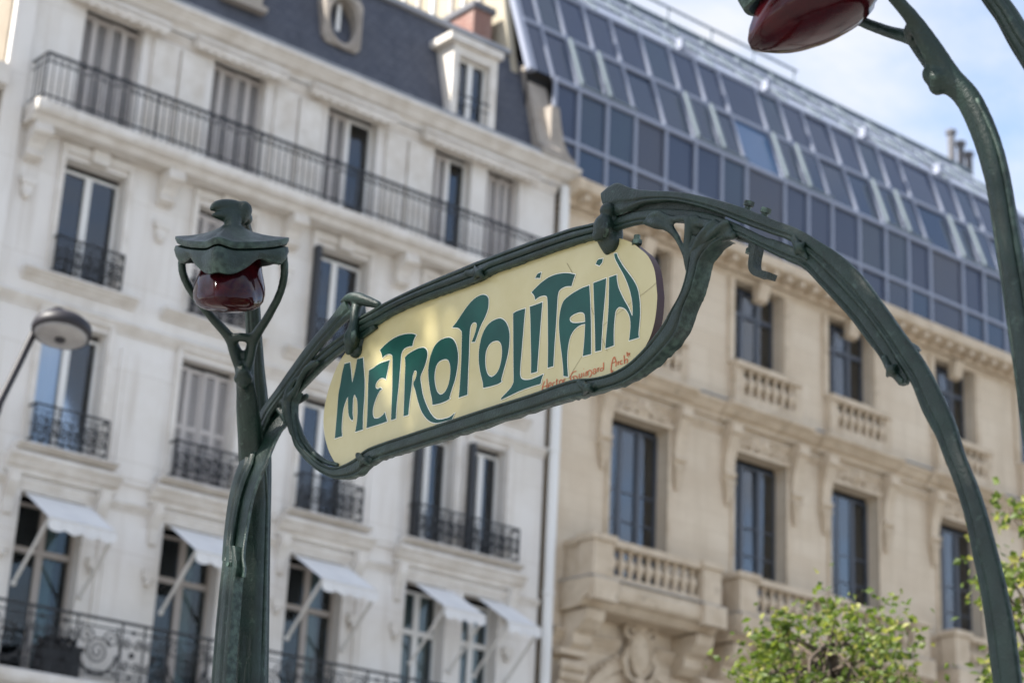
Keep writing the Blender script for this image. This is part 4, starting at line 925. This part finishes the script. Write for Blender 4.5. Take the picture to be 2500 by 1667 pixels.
LET = [
 (t1, [[(265,470),(322,455),(335,560),(345,680),(365,600),(385,510),(400,420),(460,405),(468,520),(478,680),(472,850),(460,1020),(458,1168),(380,1192),(400,1060),(405,950),(400,860),(385,820),(372,790),(357,830),(352,900),(350,1000),(355,1045),(347,1072),(325,1050),(308,1000),(303,900),(302,815),(275,870),(250,960),(238,1060),(233,1160),(238,1238),(162,1262),(175,1120),(188,960),(200,800),(222,680),(240,570)]]),
 (t1, [[(525,540),(575,510),(640,465),(745,430),(730,500),(703,635),(680,622),(650,622),(615,650),(595,690),(598,730),(620,738),(645,722),(662,738),(640,755),(610,810),(580,890),(565,960),(567,1020),(585,1052),(630,1045),(670,1015),(693,987),(703,1030),(718,1080),(640,1108),(500,1152),(507,1040),(512,900),(515,740)]]),
 (t1, [[(640,325),(700,265),(770,210),(850,170),(930,152),(990,152),(1025,165),(1000,215),(985,280),(930,292),(890,320),(868,370),(858,480),(840,700),(820,880),(808,1052),(760,1068),(765,940),(772,760),(775,560),(775,400),(765,372),(735,365),(700,378),(668,405),(658,360)]]),
 (t1, [[(907,400),(950,360),(1030,315),(1090,297),(1125,308),(1145,350),(1138,420),(1110,510),(1072,605),(1080,700),(1100,810),(1140,920),(1190,1010),(1245,1058),(1315,1056),(1385,1033),(1435,993),(1405,1058),(1345,1076),(1235,1098),(1155,1068),(1090,985),(1050,880),(1020,760),(998,680),(1020,630),(1033,570),(1025,538),(1005,545),(988,600),(980,680),(965,800),(950,920),(943,1012),(893,1026),(898,900),(903,760),(907,600),(912,480)]]),
 (t2, [[(320,583),(370,600),(405,660),(425,760),(420,880),(395,1020),(360,1130),(335,1215),(340,1230),(290,1260),(220,1285),(155,1298),(150,1240),(135,1170),(118,1060),(110,950),(118,860),(140,760),(180,670),(240,610)],[(295,812),(325,825),(343,880),(345,960),(330,1060),(300,1140),(265,1180),(235,1190),(205,1160),(185,1100),(175,1020),(180,940),(200,870),(240,828)]]),
 (t2, [[(365,475),(410,420),(470,330),(530,245),(590,180),(640,145),(690,128),(730,140),(750,180),(745,270),(715,360),(670,450),(630,560),(605,628),(573,630),(600,560),(618,500),(627,450),(618,425),(598,420),(575,435),(558,470),(550,530),(545,640),(540,800),(532,960),(525,1190),(435,1220),(445,1110),(458,900),(465,700),(468,540),(455,505),(425,480)]]),
 (t2, [[(860,380),(910,395),(950,450),(972,540),(970,650),(955,760),(930,860),(905,950),(885,1030),(890,1050),(850,1075),(780,1098),(695,1117),(690,1060),(670,980),(652,880),(647,780),(655,680),(680,570),(720,480),(780,415)],[(830,617),(865,625),(888,665),(895,740),(885,830),(865,910),(830,970),(785,1002),(750,985),(725,930),(715,850),(718,760),(740,685),(780,635)]]),
 (t2, [[(1013,325),(1060,300),(1140,275),(1130,380),(1115,560),(1100,740),(1088,880),(1085,970),(1095,1015),(1130,1032),(1190,1030),(1260,1005),(1333,972),(1315,1020),(1302,1075),(1200,1105),(1080,1150),(985,1195),(885,1242),(890,1222),(940,1170),(985,1120),(1010,1075),(1018,1030),(1016,850),(1015,600)]]),
 (t2, [[(1190,255),(1250,235),(1322,208),(1310,350),(1295,540),(1280,740),(1265,945),(1203,962),(1205,800),(1200,560),(1197,400)]]),
 (t3, [[(72,300),(98,255),(133,240),(120,300),(95,298)]]),
 (t3, [[(32,452),(80,400),(140,345),(210,295),(290,262),(370,248),(440,250),(495,262),(475,320),(455,385),(400,388),(350,410),(320,445),(308,510),(300,640),(290,800),(275,1000),(262,1235),(205,1252),(208,1050),(207,800),(205,600),(200,510),(190,490),(160,485),(110,500),(72,530),(60,485)]]),
 (t3, [[(645,378),(652,500),(660,700),(663,900),(663,1105),(578,1128),(592,980),(600,850),(603,785),(560,795),(510,825),(470,870),(440,930),(422,1010),(412,1100),(410,1200),(418,1345),(372,1340),(368,1250),(355,1120),(335,960),(325,820),(328,720),(345,620),(370,550),(410,505),(480,455),(560,410)],[(545,662),(580,668),(598,695),(603,765),(560,773),(490,777),(450,765),(435,740),(445,712),(490,680)]]),
 (t3, [[(690,352),(750,330),(825,302),(815,450),(800,620),(785,800),(770,1065),(710,1080),(708,900),(702,700),(695,500)]]),
 (t3, [[(715,150),(740,105),(788,93),(782,130),(752,168)]]),
 (t3, [[(858,292),(935,265),(940,330),(955,400),(985,470),(1020,540),(1060,610),(1100,705),(1108,680),(1105,580),(1085,460),(1050,350),(1010,260),(960,170),(920,90),(912,40),(935,38),(955,90),(1010,180),(1070,260),(1125,340),(1160,420),(1178,520),(1185,640),(1180,760),(1168,880),(1172,930),(1070,962),(1080,880),(1085,780),(1072,700),(1040,640),(1000,612),(960,607),(930,640),(917,700),(905,850),(905,1015),(818,1047),(825,940),(840,780),(852,600),(856,450)]]),
]
def loop_smooth(L):
    """rounds the soft bends of a traced outline, keeps its sharp corners"""
    n = len(L); V = [Vector((*p, 0)) for p in L]; sharp = []
    for i in range(n):
        a = V[i]-V[i-1]; c = V[(i+1) % n]-V[i]; sharp.append(a.angle(c) > R(48))
    out = []
    for i in range(n):
        p1, p2 = V[i], V[(i+1) % n]; out.append(tuple(p1[:2]))
        p0 = V[i-1] if not sharp[i] else p1*2-p2; p3 = V[(i+2) % n] if not sharp[(i+1) % n] else p2*2-p1
        for t in (.25, .5, .75):
            out.append(tuple((.5*(2*p1+(p2-p0)*t+(2*p0-5*p1+4*p2-p3)*t*t+(3*p1-p0-3*p2+p3)*t**3))[:2]))
    return out
def area(P): return sum(P[i-1][0]*P[i][1]-P[i][0]*P[i-1][1] for i in range(len(P)))/2
def offset(P, d):
    n = len(P); out = []; sg_ = 1 if area(P) > 0 else -1
    for i in range(n):
        a = Vector(P[i])-Vector(P[i-1]); c = Vector(P[(i+1) % n])-Vector(P[i])
        if a.length < 1e-7 or c.length < 1e-7: out.append(P[i]); continue
        a.normalize(); c.normalize(); na = Vector((a.y, -a.x))*sg_; nc = Vector((c.y, -c.x))*sg_
        m = na+nc; l = m.length
        if l < .3: m = na; k = 1
        else: m /= l; k = min(1/max(.35, m.dot(na)), 1.8)
        out.append((P[i][0]+m.x*d*k, P[i][1]+m.y*d*k))
    return out
def flat(name, loops, x, th, m, parent):
    """flat plate with holes from loops in (Y, Z), front at x, thickness th"""
    tri = tessellate_polygon([[Vector((y, z, 0)) for y, z in L] for L in loops]); pts = [p for L in loops for p in L]; n = len(pts)
    b = MB(); b.add([(x, y, z) for y, z in pts], [tuple(t) for t in tri])
    k = 0; vs = [(x, y, z) for y, z in pts]+[(x+th, y, z) for y, z in pts]; fs = []
    for L in loops:
        q = len(L); fs += [(k+i, k+(i+1) % q, n+k+(i+1) % q, n+k+i) for i in range(q)]; k += q
    b.add(vs, fs)
    return b.build(name, m, parent, fix=False)
for fn, loops in LET:
    XL = PX-.0030
    W_ = []
    for L in loops:
        W_.append([(p.y, p.z) for p in (U(fn(x, y), XL) for x, y in loop_smooth(L))])
    o = sg(flat('letter', W_, XL, .0018, M['letter'], SG))
    wl = [offset(W_[0], .0024)]+[offset(h, -.0024) for h in W_[1:]]
    flat('letter_outline', wl, XL+.0012, .0014, M['white_line'], o)
SIG = [[(262,850),(235,920),(215,990),(212,1085)],[(318,800),(318,900),(310,1075)],[(225,980),(315,950)],
 [(350,960),(410,925),(400,885),(370,890),(350,940),(355,990),(385,1000),(415,980)],[(490,880),(465,880),(442,920),(450,965),(480,965),(510,945)],
 [(535,800),(530,940),(550,940)],[(515,850),(560,835)],[(625,820),(595,850),(595,900),(620,920),(655,890),(655,835),(625,820)],[(690,805),(690,895)],[(690,830),(720,800)],
 [(970,635),(920,640),(860,690),(838,760),(845,820),(890,830),(912,790),(885,755),(950,740),(985,770),(970,850)],
 [(1030,690),(1030,760),(1050,775),(1085,745)],[(1085,670),(1090,765)],[(1130,665),(1135,750)],[(1126,584),(1136,576)],
 [(1180,650),(1180,745)],[(1180,660),(1210,635),(1220,730)],[(1220,650),(1260,610),(1300,640),(1290,720),(1250,765)],
 [(1330,610),(1370,580),(1400,600),(1400,670)],[(1395,630),(1345,640),(1335,680),(1370,690),(1400,650)],[(1440,560),(1445,650)],[(1440,585),(1475,550)],
 [(1565,440),(1565,605)],[(1560,560),(1510,570),(1490,610),(1515,630),(1560,600)],
 [(1780,610),(1740,650),(1735,560),(1755,430),(1800,320),(1830,380),(1845,450),(1835,530)],[(1745,460),(1840,420)],[(1885,420),(1890,500)],[(1885,440),(1915,410)],
 [(1980,395),(1945,405),(1935,455),(1955,480),(1990,455)],[(2020,280),(2030,470)],[(2030,400),(2080,365),(2095,400),(2080,455)],
 [(2085,210),(2090,290),(2110,285)],[(2080,240),(2110,235)],[(2122,265),(2145,250),(2135,235),(2120,260),(2135,280)],[(2108,320),(2116,318)],[(2146,300),(2154,298)]]
def strokes(name, S_, fn, w, x, m, taper=True):
    b = MB()
    for st in S_:
        P = catmull([(*U(fn(*q), x)[1:],) for q in st], 4) if len(st) > 2 else [tuple(U(fn(*q), x)[1:]) for q in st]
        vs = []
        for i, p in enumerate(P):
            a = Vector(P[min(i+1, len(P)-1)])-Vector(P[max(i-1, 0)])
            if a.length < 1e-9: a = Vector((1, 0))
            a.normalize(); ww = w*(.75+.5*abs(a.y))
            vs += [(x, p[0]-a.y*ww, p[1]+a.x*ww), (x, p[0]+a.y*ww, p[1]-a.x*ww)]
        b.add(vs, [(2*i, 2*i+1, 2*i+3, 2*i+2) for i in range(len(P)-1)])
    return sg(b.build(name, m, SG, fix=False))
fs_ = lambda x, y: (1300+x/9.046, 836+y/9.046)
for i0, i1 in ((0, 10), (10, 24), (24, 31), (31, 36)): strokes('script_word', SIG[i0:i1], fs_, .0016, PX-.0016, M['orange'])
CRK = [[(1360,350),(1280,420),(1180,495),(1090,560),(1000,640),(920,700)],[(850,755),(785,815)],[(570,1130),(520,1210),(470,1290),(430,1370)],[(410,140),(450,215),(500,300)],[(665,610),(695,690)],[(780,930),(840,1080)]]
for ck in CRK: strokes('hairline_crack', [ck], t3, .0006, PX-.0012, M['crack'])

# ---------------- lamp posts: one model in local (s, w, z), s = lean direction; the other one is its mirror image
def lamp_post(base, u, label, mir, dz0=0.0, low=1.0, lean=0.0):
    wv = Vector((-u.y, u.x))*mir
    def LS(s, z): return s*(low+(1-low)*min(1, max(0, (z-1.95)/.3)))
    L = empty('lamp_post', (base[0], base[1], GROUND+dz0), label, 'lamp post', 'twin cast iron lamp posts flanking the sign')
    def G(s, w, z): s = LS(s, z) if z < 2.26 else s; return (u.x*s+wv.x*w, u.y*s+wv.y*w+lean*(z-2.3), z-GROUND)
    # ribbed stem, slightly bowed backwards, hooking over the lamp
    st = [(0,0,GROUND,.115),(0,0,-.9,.105),(0,0,0,.094),(0,0,.6,.086),(-.005,0,1.2,.076),(-.015,0,1.8,.058),(0.01,0,2.1,.052),(.06,0,2.30,.045),(.130,0,2.44,.036),(.162,0,2.51,.033),(.198,0,2.574,.032),(.27,0,2.72,.030),(.36,0,2.85,.028),(.46,0,2.91,.026),(.55,0,2.90,.028)]
    P = catmull(st, 6); b = MB(); n = 56; vs = []
    for i, p in enumerate(P):
        q0 = Vector(G(*P[max(i-1,0)][:3])); q1 = Vector(G(*P[min(i+1,len(P)-1)][:3])); t = (q1-q0).normalized()
        e1 = Vector((wv.x, wv.y, 0)); e1 = (e1-t*e1.dot(t)).normalized(); e2 = t.cross(e1); c = Vector(G(*p[:3]))
        for j in range(n):
            a = 2*math.pi*j/n; r = p[3]*(.88+.16*(abs(math.cos(a*3.5+.4))**.6-.6)+.05*math.cos(a*2+1))
            vs.append(c+e1*math.cos(a)*r+e2*math.sin(a)*r)
    b.add(vs, [(i*n+j, i*n+(j+1) % n, (i+1)*n+(j+1) % n, (i+1)*n+j) for i in range(len(P)-1) for j in range(n)]+[tuple(range(n)), tuple((len(P)-1)*n+j for j in range(n))])
    b.build('stem', M['iron'], L, smooth=True)
    # forked prop carrying the lamp
    b = MB()
    def chain(C, k=10):
        Q = catmull(C, 5); b.tube([G(*p[:3]) for p in Q], [p[3] for p in Q], k)
        for p in (Q[0], Q[-1]): b.ball(G(*p[:3]), p[3]*.97, 10, 7)
    for s_ in (-1, 1):
        chain([(.02,.022*s_,.3,.040),(.09,.022*s_,1.0,.034),(.14,.022*s_,1.5,.030),(.175,.020*s_,1.85,.029),(.205,.016*s_,2.1,.030),(.25,.014*s_,2.26,.027),(.30,.010*s_,2.34,.025),(.345,.022*s_,2.42,.022),(.39,.05*s_,2.48,.020),(.45,.105*s_,2.535,.0165),(.52,.16*s_,2.60,.0155),(.575,.185*s_,2.655,.0155),(.60,.185*s_,2.72,.015)])
        b.ball(G(.335,.014*s_,2.335), .022, 10, 8)
    chain([(.13,0,1.45,.03),(.19,0,2.0,.03),(.26,0,2.27,.03),(.345,0,2.345,.026)])
    for a in (0, 1): b.ball(G(.347-.012*a,0,2.352-.035*a), .027-.004*a, 10, 8)
    for s_ in (-1, 1): chain([(.34,.012*s_,2.36,.016),(.385,.04*s_,2.46,.017),(.40,.0,2.475,.017)])
    o = b.build('prop', M['iron'], L); remeshed(o, .007, 3)
    for w0, ds in ((-.024,.012),(.024,.012),(-.040,-.012),(.040,-.012),(0,.022)):
        b = MB(); Q = catmull([(.09+ds*1.3,w0*1.5,.9,.008),(.14+ds*1.2,w0*1.35,1.5,.008),(.175+ds*1.15,w0*1.25,1.85,.0075),(.205+ds*1.1,w0*1.1,2.1,.007),(.255+ds,w0*.9,2.26,.006)], 6)
        b.tube([G(*p[:3]) for p in Q], [p[3] for p in Q], 8); b.build('prop_rib', M['iron'], L, smooth=True)
    # tulip shade: overlapping petals, flattened, with a drooping pointed front
    b = MB(); n = 72; rows = []
    pr = [(0,.0),(.008,.22),(.03,.50),(.07,.73),(.13,.88),(.22,.97),(.34,1.0),(.48,.985),(.62,.93),(.78,.86),(1,.80)]
    for t, q in pr:
        row = []
        for j in range(n):
            a = 2*math.pi*j/n; ca, sa = math.cos(a), math.sin(a)
            pet = abs((((a-.9*t)*4/(2*math.pi)+.5) % 1)-.5)*2
            crease = .085*(1-pet)**4*min(1, t*3+.15) - .02
            r = q*(1-crease)
            s = .615+.158*r*ca+.030*max(0, ca)**6*(1-t)*min(1, t*9)+(.5-t)*.05; w = .122*r*sa
            z = 2.455+.235*t-.34*(s-.70)*(1-.55*t)
            row.append(G(s, w, z))
        rows.append(row)
    b.add([p for r_ in rows for p in r_], [(i*n+j, i*n+(j+1) % n, (i+1)*n+(j+1) % n, (i+1)*n+j) for i in range(len(rows)-1) for j in range(n)])
    b.build('glass_shade', M['red_glass'], L, smooth=True)
    # canopy: four-cornered drooping roof plate, with a separate valance below it
    def surf(name, spec, corner, dip, deg):
        b = MB(); n = 96; rows = []
        for q, dz, vd, ck in spec:
            row = []
            for j in range(n):
                a = 2*math.pi*j/n; ca, sa = math.cos(a), math.sin(a)
                e = .95+(corner+ck)*abs(math.cos(2*a))**7
                r = q*(1+(e-1)*min(1, q*q*1.1))
                s = .625+.185*r*ca; w = .180*r*sa; an = abs(math.remainder(a, 2*math.pi))
                fold = .012*math.exp(-(an/.16)**2)*min(1, q*1.6)*(q > .3)
                v = vd*(dip*math.exp(-(an/.62)**2) + .018*math.exp(-((an-math.pi/2)/.22)**2) - .022*math.exp(-((an-math.pi*.30)/.25)**2))
                z = 2.768+dz-(.27 if s < .63 else .50)*(s-.63)*min(1, q+.25)+fold-v+.010*abs(math.cos(2*a))**9*q*q
                row.append(G(s, w, z))
            rows.append(row)
        b.add([p for r_ in rows for p in r_], [(i*n+j, i*n+(j+1) % n, (i+1)*n+(j+1) % n, (i+1)*n+j) for i in range(len(rows)-1) for j in range(n)]+[tuple(range(n)), tuple((len(rows)-1)*n+j for j in range(n))])
        return smooth_angle(b.build(name, M['iron'], L), deg)
    surf('canopy', [(.15,.070,0,0),(.19,.056,0,0),(.27,.043,0,0),(.40,.030,0,0),(.58,.018,0,0),(.78,.008,0,0),(.94,.003,0,0),(1.0,.0,0,0),(1.0,-.010,0,0),(.96,-.026,0,0),(.86,-.030,0,0),(.5,-.030,0,0)], .20, 0, 38)
    surf('valance', [(.84,-.026,0,0),(.90,-.033,0,0),(.955,-.036,0,.04),(.965,-.050,.2,.05),(.94,-.066,.7,.04),(.90,-.084,1,.02),(.86,-.088,1,0),(.80,-.070,.8,0),(.72,-.05,0,0)], .20, .050, 40)
    b = MB()                                                      # curled finial on the neck
    def ch2(C):
        Q = catmull(C, 5); b.tube([G(*p[:3]) for p in Q], [p[3] for p in Q], 12)
        for p in (Q[0], Q[-1]): b.ball(G(*p[:3]), p[3]*.97, 12, 8)
    ch2([(.63,0,2.77,.055),(.63,0,2.815,.036),(.625,0,2.845,.028),(.61,0,2.875,.032)])
    ch2([(.55,-.03,2.886,.026),(.60,-.005,2.900,.032),(.63,.03,2.898,.029),(.655,.058,2.886,.021),(.665,.070,2.874,.010)])
    ch2([(.62,.01,2.865,.030),(.65,.040,2.853,.019),(.665,.062,2.848,.009)])
    ch2([(.60,-.03,2.90,.034),(.60,-.02,2.87,.030)])
    o = b.build('finial', M['iron'], L); remeshed(o, .005, 6)
    return L
lamp_post((3.835, 6.145), Vector((-math.cos(R(45)), -math.sin(R(45)))), 'far lamp post with dark red tulip lamp, left of the METROPOLITAIN sign', -1, -.03, .30, .085)
lamp_post((3.8, 2.5), Vector((-math.cos(R(51)), math.sin(R(51)))), 'near lamp post at the right edge, its red lamp cut off at the top', 1, .02)

fr = [(zp(178,640),zp(250,640)),(zp(166,720),zp(258,720)),(zp(158,790),zp(255,790)),(zp(145,900),zp(240,900)),(zp(124,1100),zp(225,1100)),(zp(104,1330),zp(205,1330)),(zp(86,1568),zp(190,1568)),(zp(68,1800),zp(175,1800)),(zp(36,2300),zp(145,2300)),(zp(-14,3100),zp(100,3100)),(zp(-330,6900),zp(-205,6900))]
o = ribbon('foot_column', fr, XF-.136, .05, lambda s: .55+.45*math.sqrt(max(0, 1-s*s))-.30*math.exp(-((s+.55)/.12)**2)-.3*math.exp(-((s-.45)/.12)**2))

# ---------------- modern street lamp in the distance at the left
SL = empty('street_lamp', (5.9, 15, GROUND), 'round dark street lamp on a thin curved arm at the left edge', 'street lamp')
def facp(x, y, Y):
    d = rt*((x-1250)/FPX) - up*((y-833.5)/FPX) + fw; return d*(Y/d.y)
so_ = Vector((5.9, 15, GROUND))
arm = [Vector((5.9,15,GROUND))-so_, Vector((5.9,15,1.5))-so_, Vector((6.0,15,3.2))-so_]+[facp(x, y, 15.2)-so_ for x, y in ((-40,1055),(0,980),(45,890),(85,808),(112,772),(140,758),(155,766))]
b = MB(); Q = catmull([tuple(p) for p in arm], 6); b.tube(Q, [.085-.050*min(1, i/(len(Q)*.45)) for i in range(len(Q))], 10); b.build('arm', M['lamp_dark'], SL, smooth=True)
c = facp(152, 800, 15)-so_
b = MB(); b.lathe([(.0,.13),(.05,.125),(.08,.09),(.20,.065),(.25,.02),(.262,-.03),(.25,-.075),(.235,-.08)], 32); SH = b.build('head', M['lamp_dark'], SL, c, smooth=True)
SH.rotation_mode = 'QUATERNION'; SH.rotation_quaternion = Matrix.Rotation(R(-11), 3, rt0).to_quaternion()
b = MB(); b.lathe([(.236,-.078),(.20,-.10),(.10,-.118),(.02,-.12)], 28); ln = b.build('lens', M['lamp_lens'], SH, smooth=True)
b = MB(); b.lathe([(.05,-.115),(.045,-.135),(.0,-.14)], 14); b.build('bulb_cover', M['lamp_dark'], SH, smooth=True)

# ---------------- trees
def tree(name, label, base, c, rad, nclus, nleaf, leaf, seed, clus=.16, up_=0.0):
    """tapered trunk and limbs reaching into a crown of leaf clusters; c = crown centre, rad = crown radii"""
    rg = random.Random(seed); T = empty(name, base, label, 'tree'); c = Vector(c)-Vector(base); b = MB()
    H = c.z-rad[2]*.35; tr = rad[0]*.045+.03
    stem = catmull([(0,0,0,tr*1.5),(rg.uniform(-.05,.05),rg.uniform(-.05,.05),H*.5,tr*1.1),(c.x*.7,c.y*.7,H,tr*.85),(c.x,c.y,c.z+rad[2]*.55,tr*.25)], 6)
    b.tube([p[:3] for p in stem], [p[3] for p in stem], 9); cl = []
    for i in range(nclus):
        while True:
            d = Vector((rg.uniform(-1,1), rg.uniform(-1,1), rg.uniform(-1,1)))
            if .25 < d.length < 1: break
        k = .72+.28*rg.random() if rg.random() < .6 else rg.random()**.5
        d = d.normalized()*k*(1+.22*math.sin(3*d.x+seed)*math.cos(4*d.y))
        p = c+Vector((d.x*rad[0], d.y*rad[1], d.z*rad[2])); cl.append((p, rg.uniform(.6,1.35)))
        st_ = Vector(stem[rg.randint(len(stem)//2, len(stem)-2)][:3]); m = (st_+p)/2+Vector((rg.uniform(-.1,.1), rg.uniform(-.1,.1), rg.uniform(-.05,.15)))*rad[0]
        Q = catmull([tuple(st_), tuple(m), tuple(p)], 4); b.tube(Q, [tr*.34*(1-.09*k2) for k2 in range(len(Q))], 5)
    b.build('trunk', M['bark'], T, smooth=True)
    lb = MB(); R_ = (rad[0]+rad[1]+rad[2])/3
    for i in range(nleaf):
        t, w_ = cl[rg.randrange(len(cl))]; p = t+Vector((rg.gauss(0,1), rg.gauss(0,1), rg.gauss(0,.9)))*R_*clus*w_
        a = rg.uniform(0, 6.283); el_ = rg.uniform(-1.0,.7); ax = Vector((math.cos(a)*math.cos(el_), math.sin(a)*math.cos(el_), math.sin(el_)))
        sd = ax.cross(Vector((rg.uniform(-1,1), rg.uniform(-1,1), rg.uniform(-.2,1)))).normalized(); nn = ax.cross(sd)
        l = leaf*rg.uniform(.6,1.3); w = l*rg.uniform(.30,.42)
        lb.add([p, p+ax*l*.4+sd*w-nn*l*.08, p+ax*l, p+ax*l*.4-sd*w-nn*l*.08, p+ax*l*.5+nn*l*.05], [(0,1,4),(1,2,4),(2,3,4),(3,0,4)])
    lb.build('crown', M['leaf'], T, fix=False, kind='stuff')
    return T
def at_dist(x, y, d):
    v = rt*((x-1250)/FPX) - up*((y-833.5)/FPX) + fw; return v*(d/math.hypot(v.x, v.y))
c1 = at_dist(2025, 1715, 13.0); c2 = at_dist(2600, 1450, 13.5)
tree('small_tree', 'young yellow green tree in front of the beige building at lower right', (c1.x, c1.y, GROUND), c1, (.62,.62,.80), 66, 4000, .058, 5, .145)
tree('small_tree', 'leafy tree whose branches show behind the sign arm at the right edge', (c2.x, c2.y, GROUND), c2, (.62,.62,.95), 40, 1300, .07, 11, .10)
tree('plane_tree', 'broad leafy plane tree beside the sign, outside the left of the photo', (-2.6, 7.0, GROUND), (-2.9, 6.4, 9.4), (3.0, 5.0, 2.3), 180, 9800, .125, 21, .13)
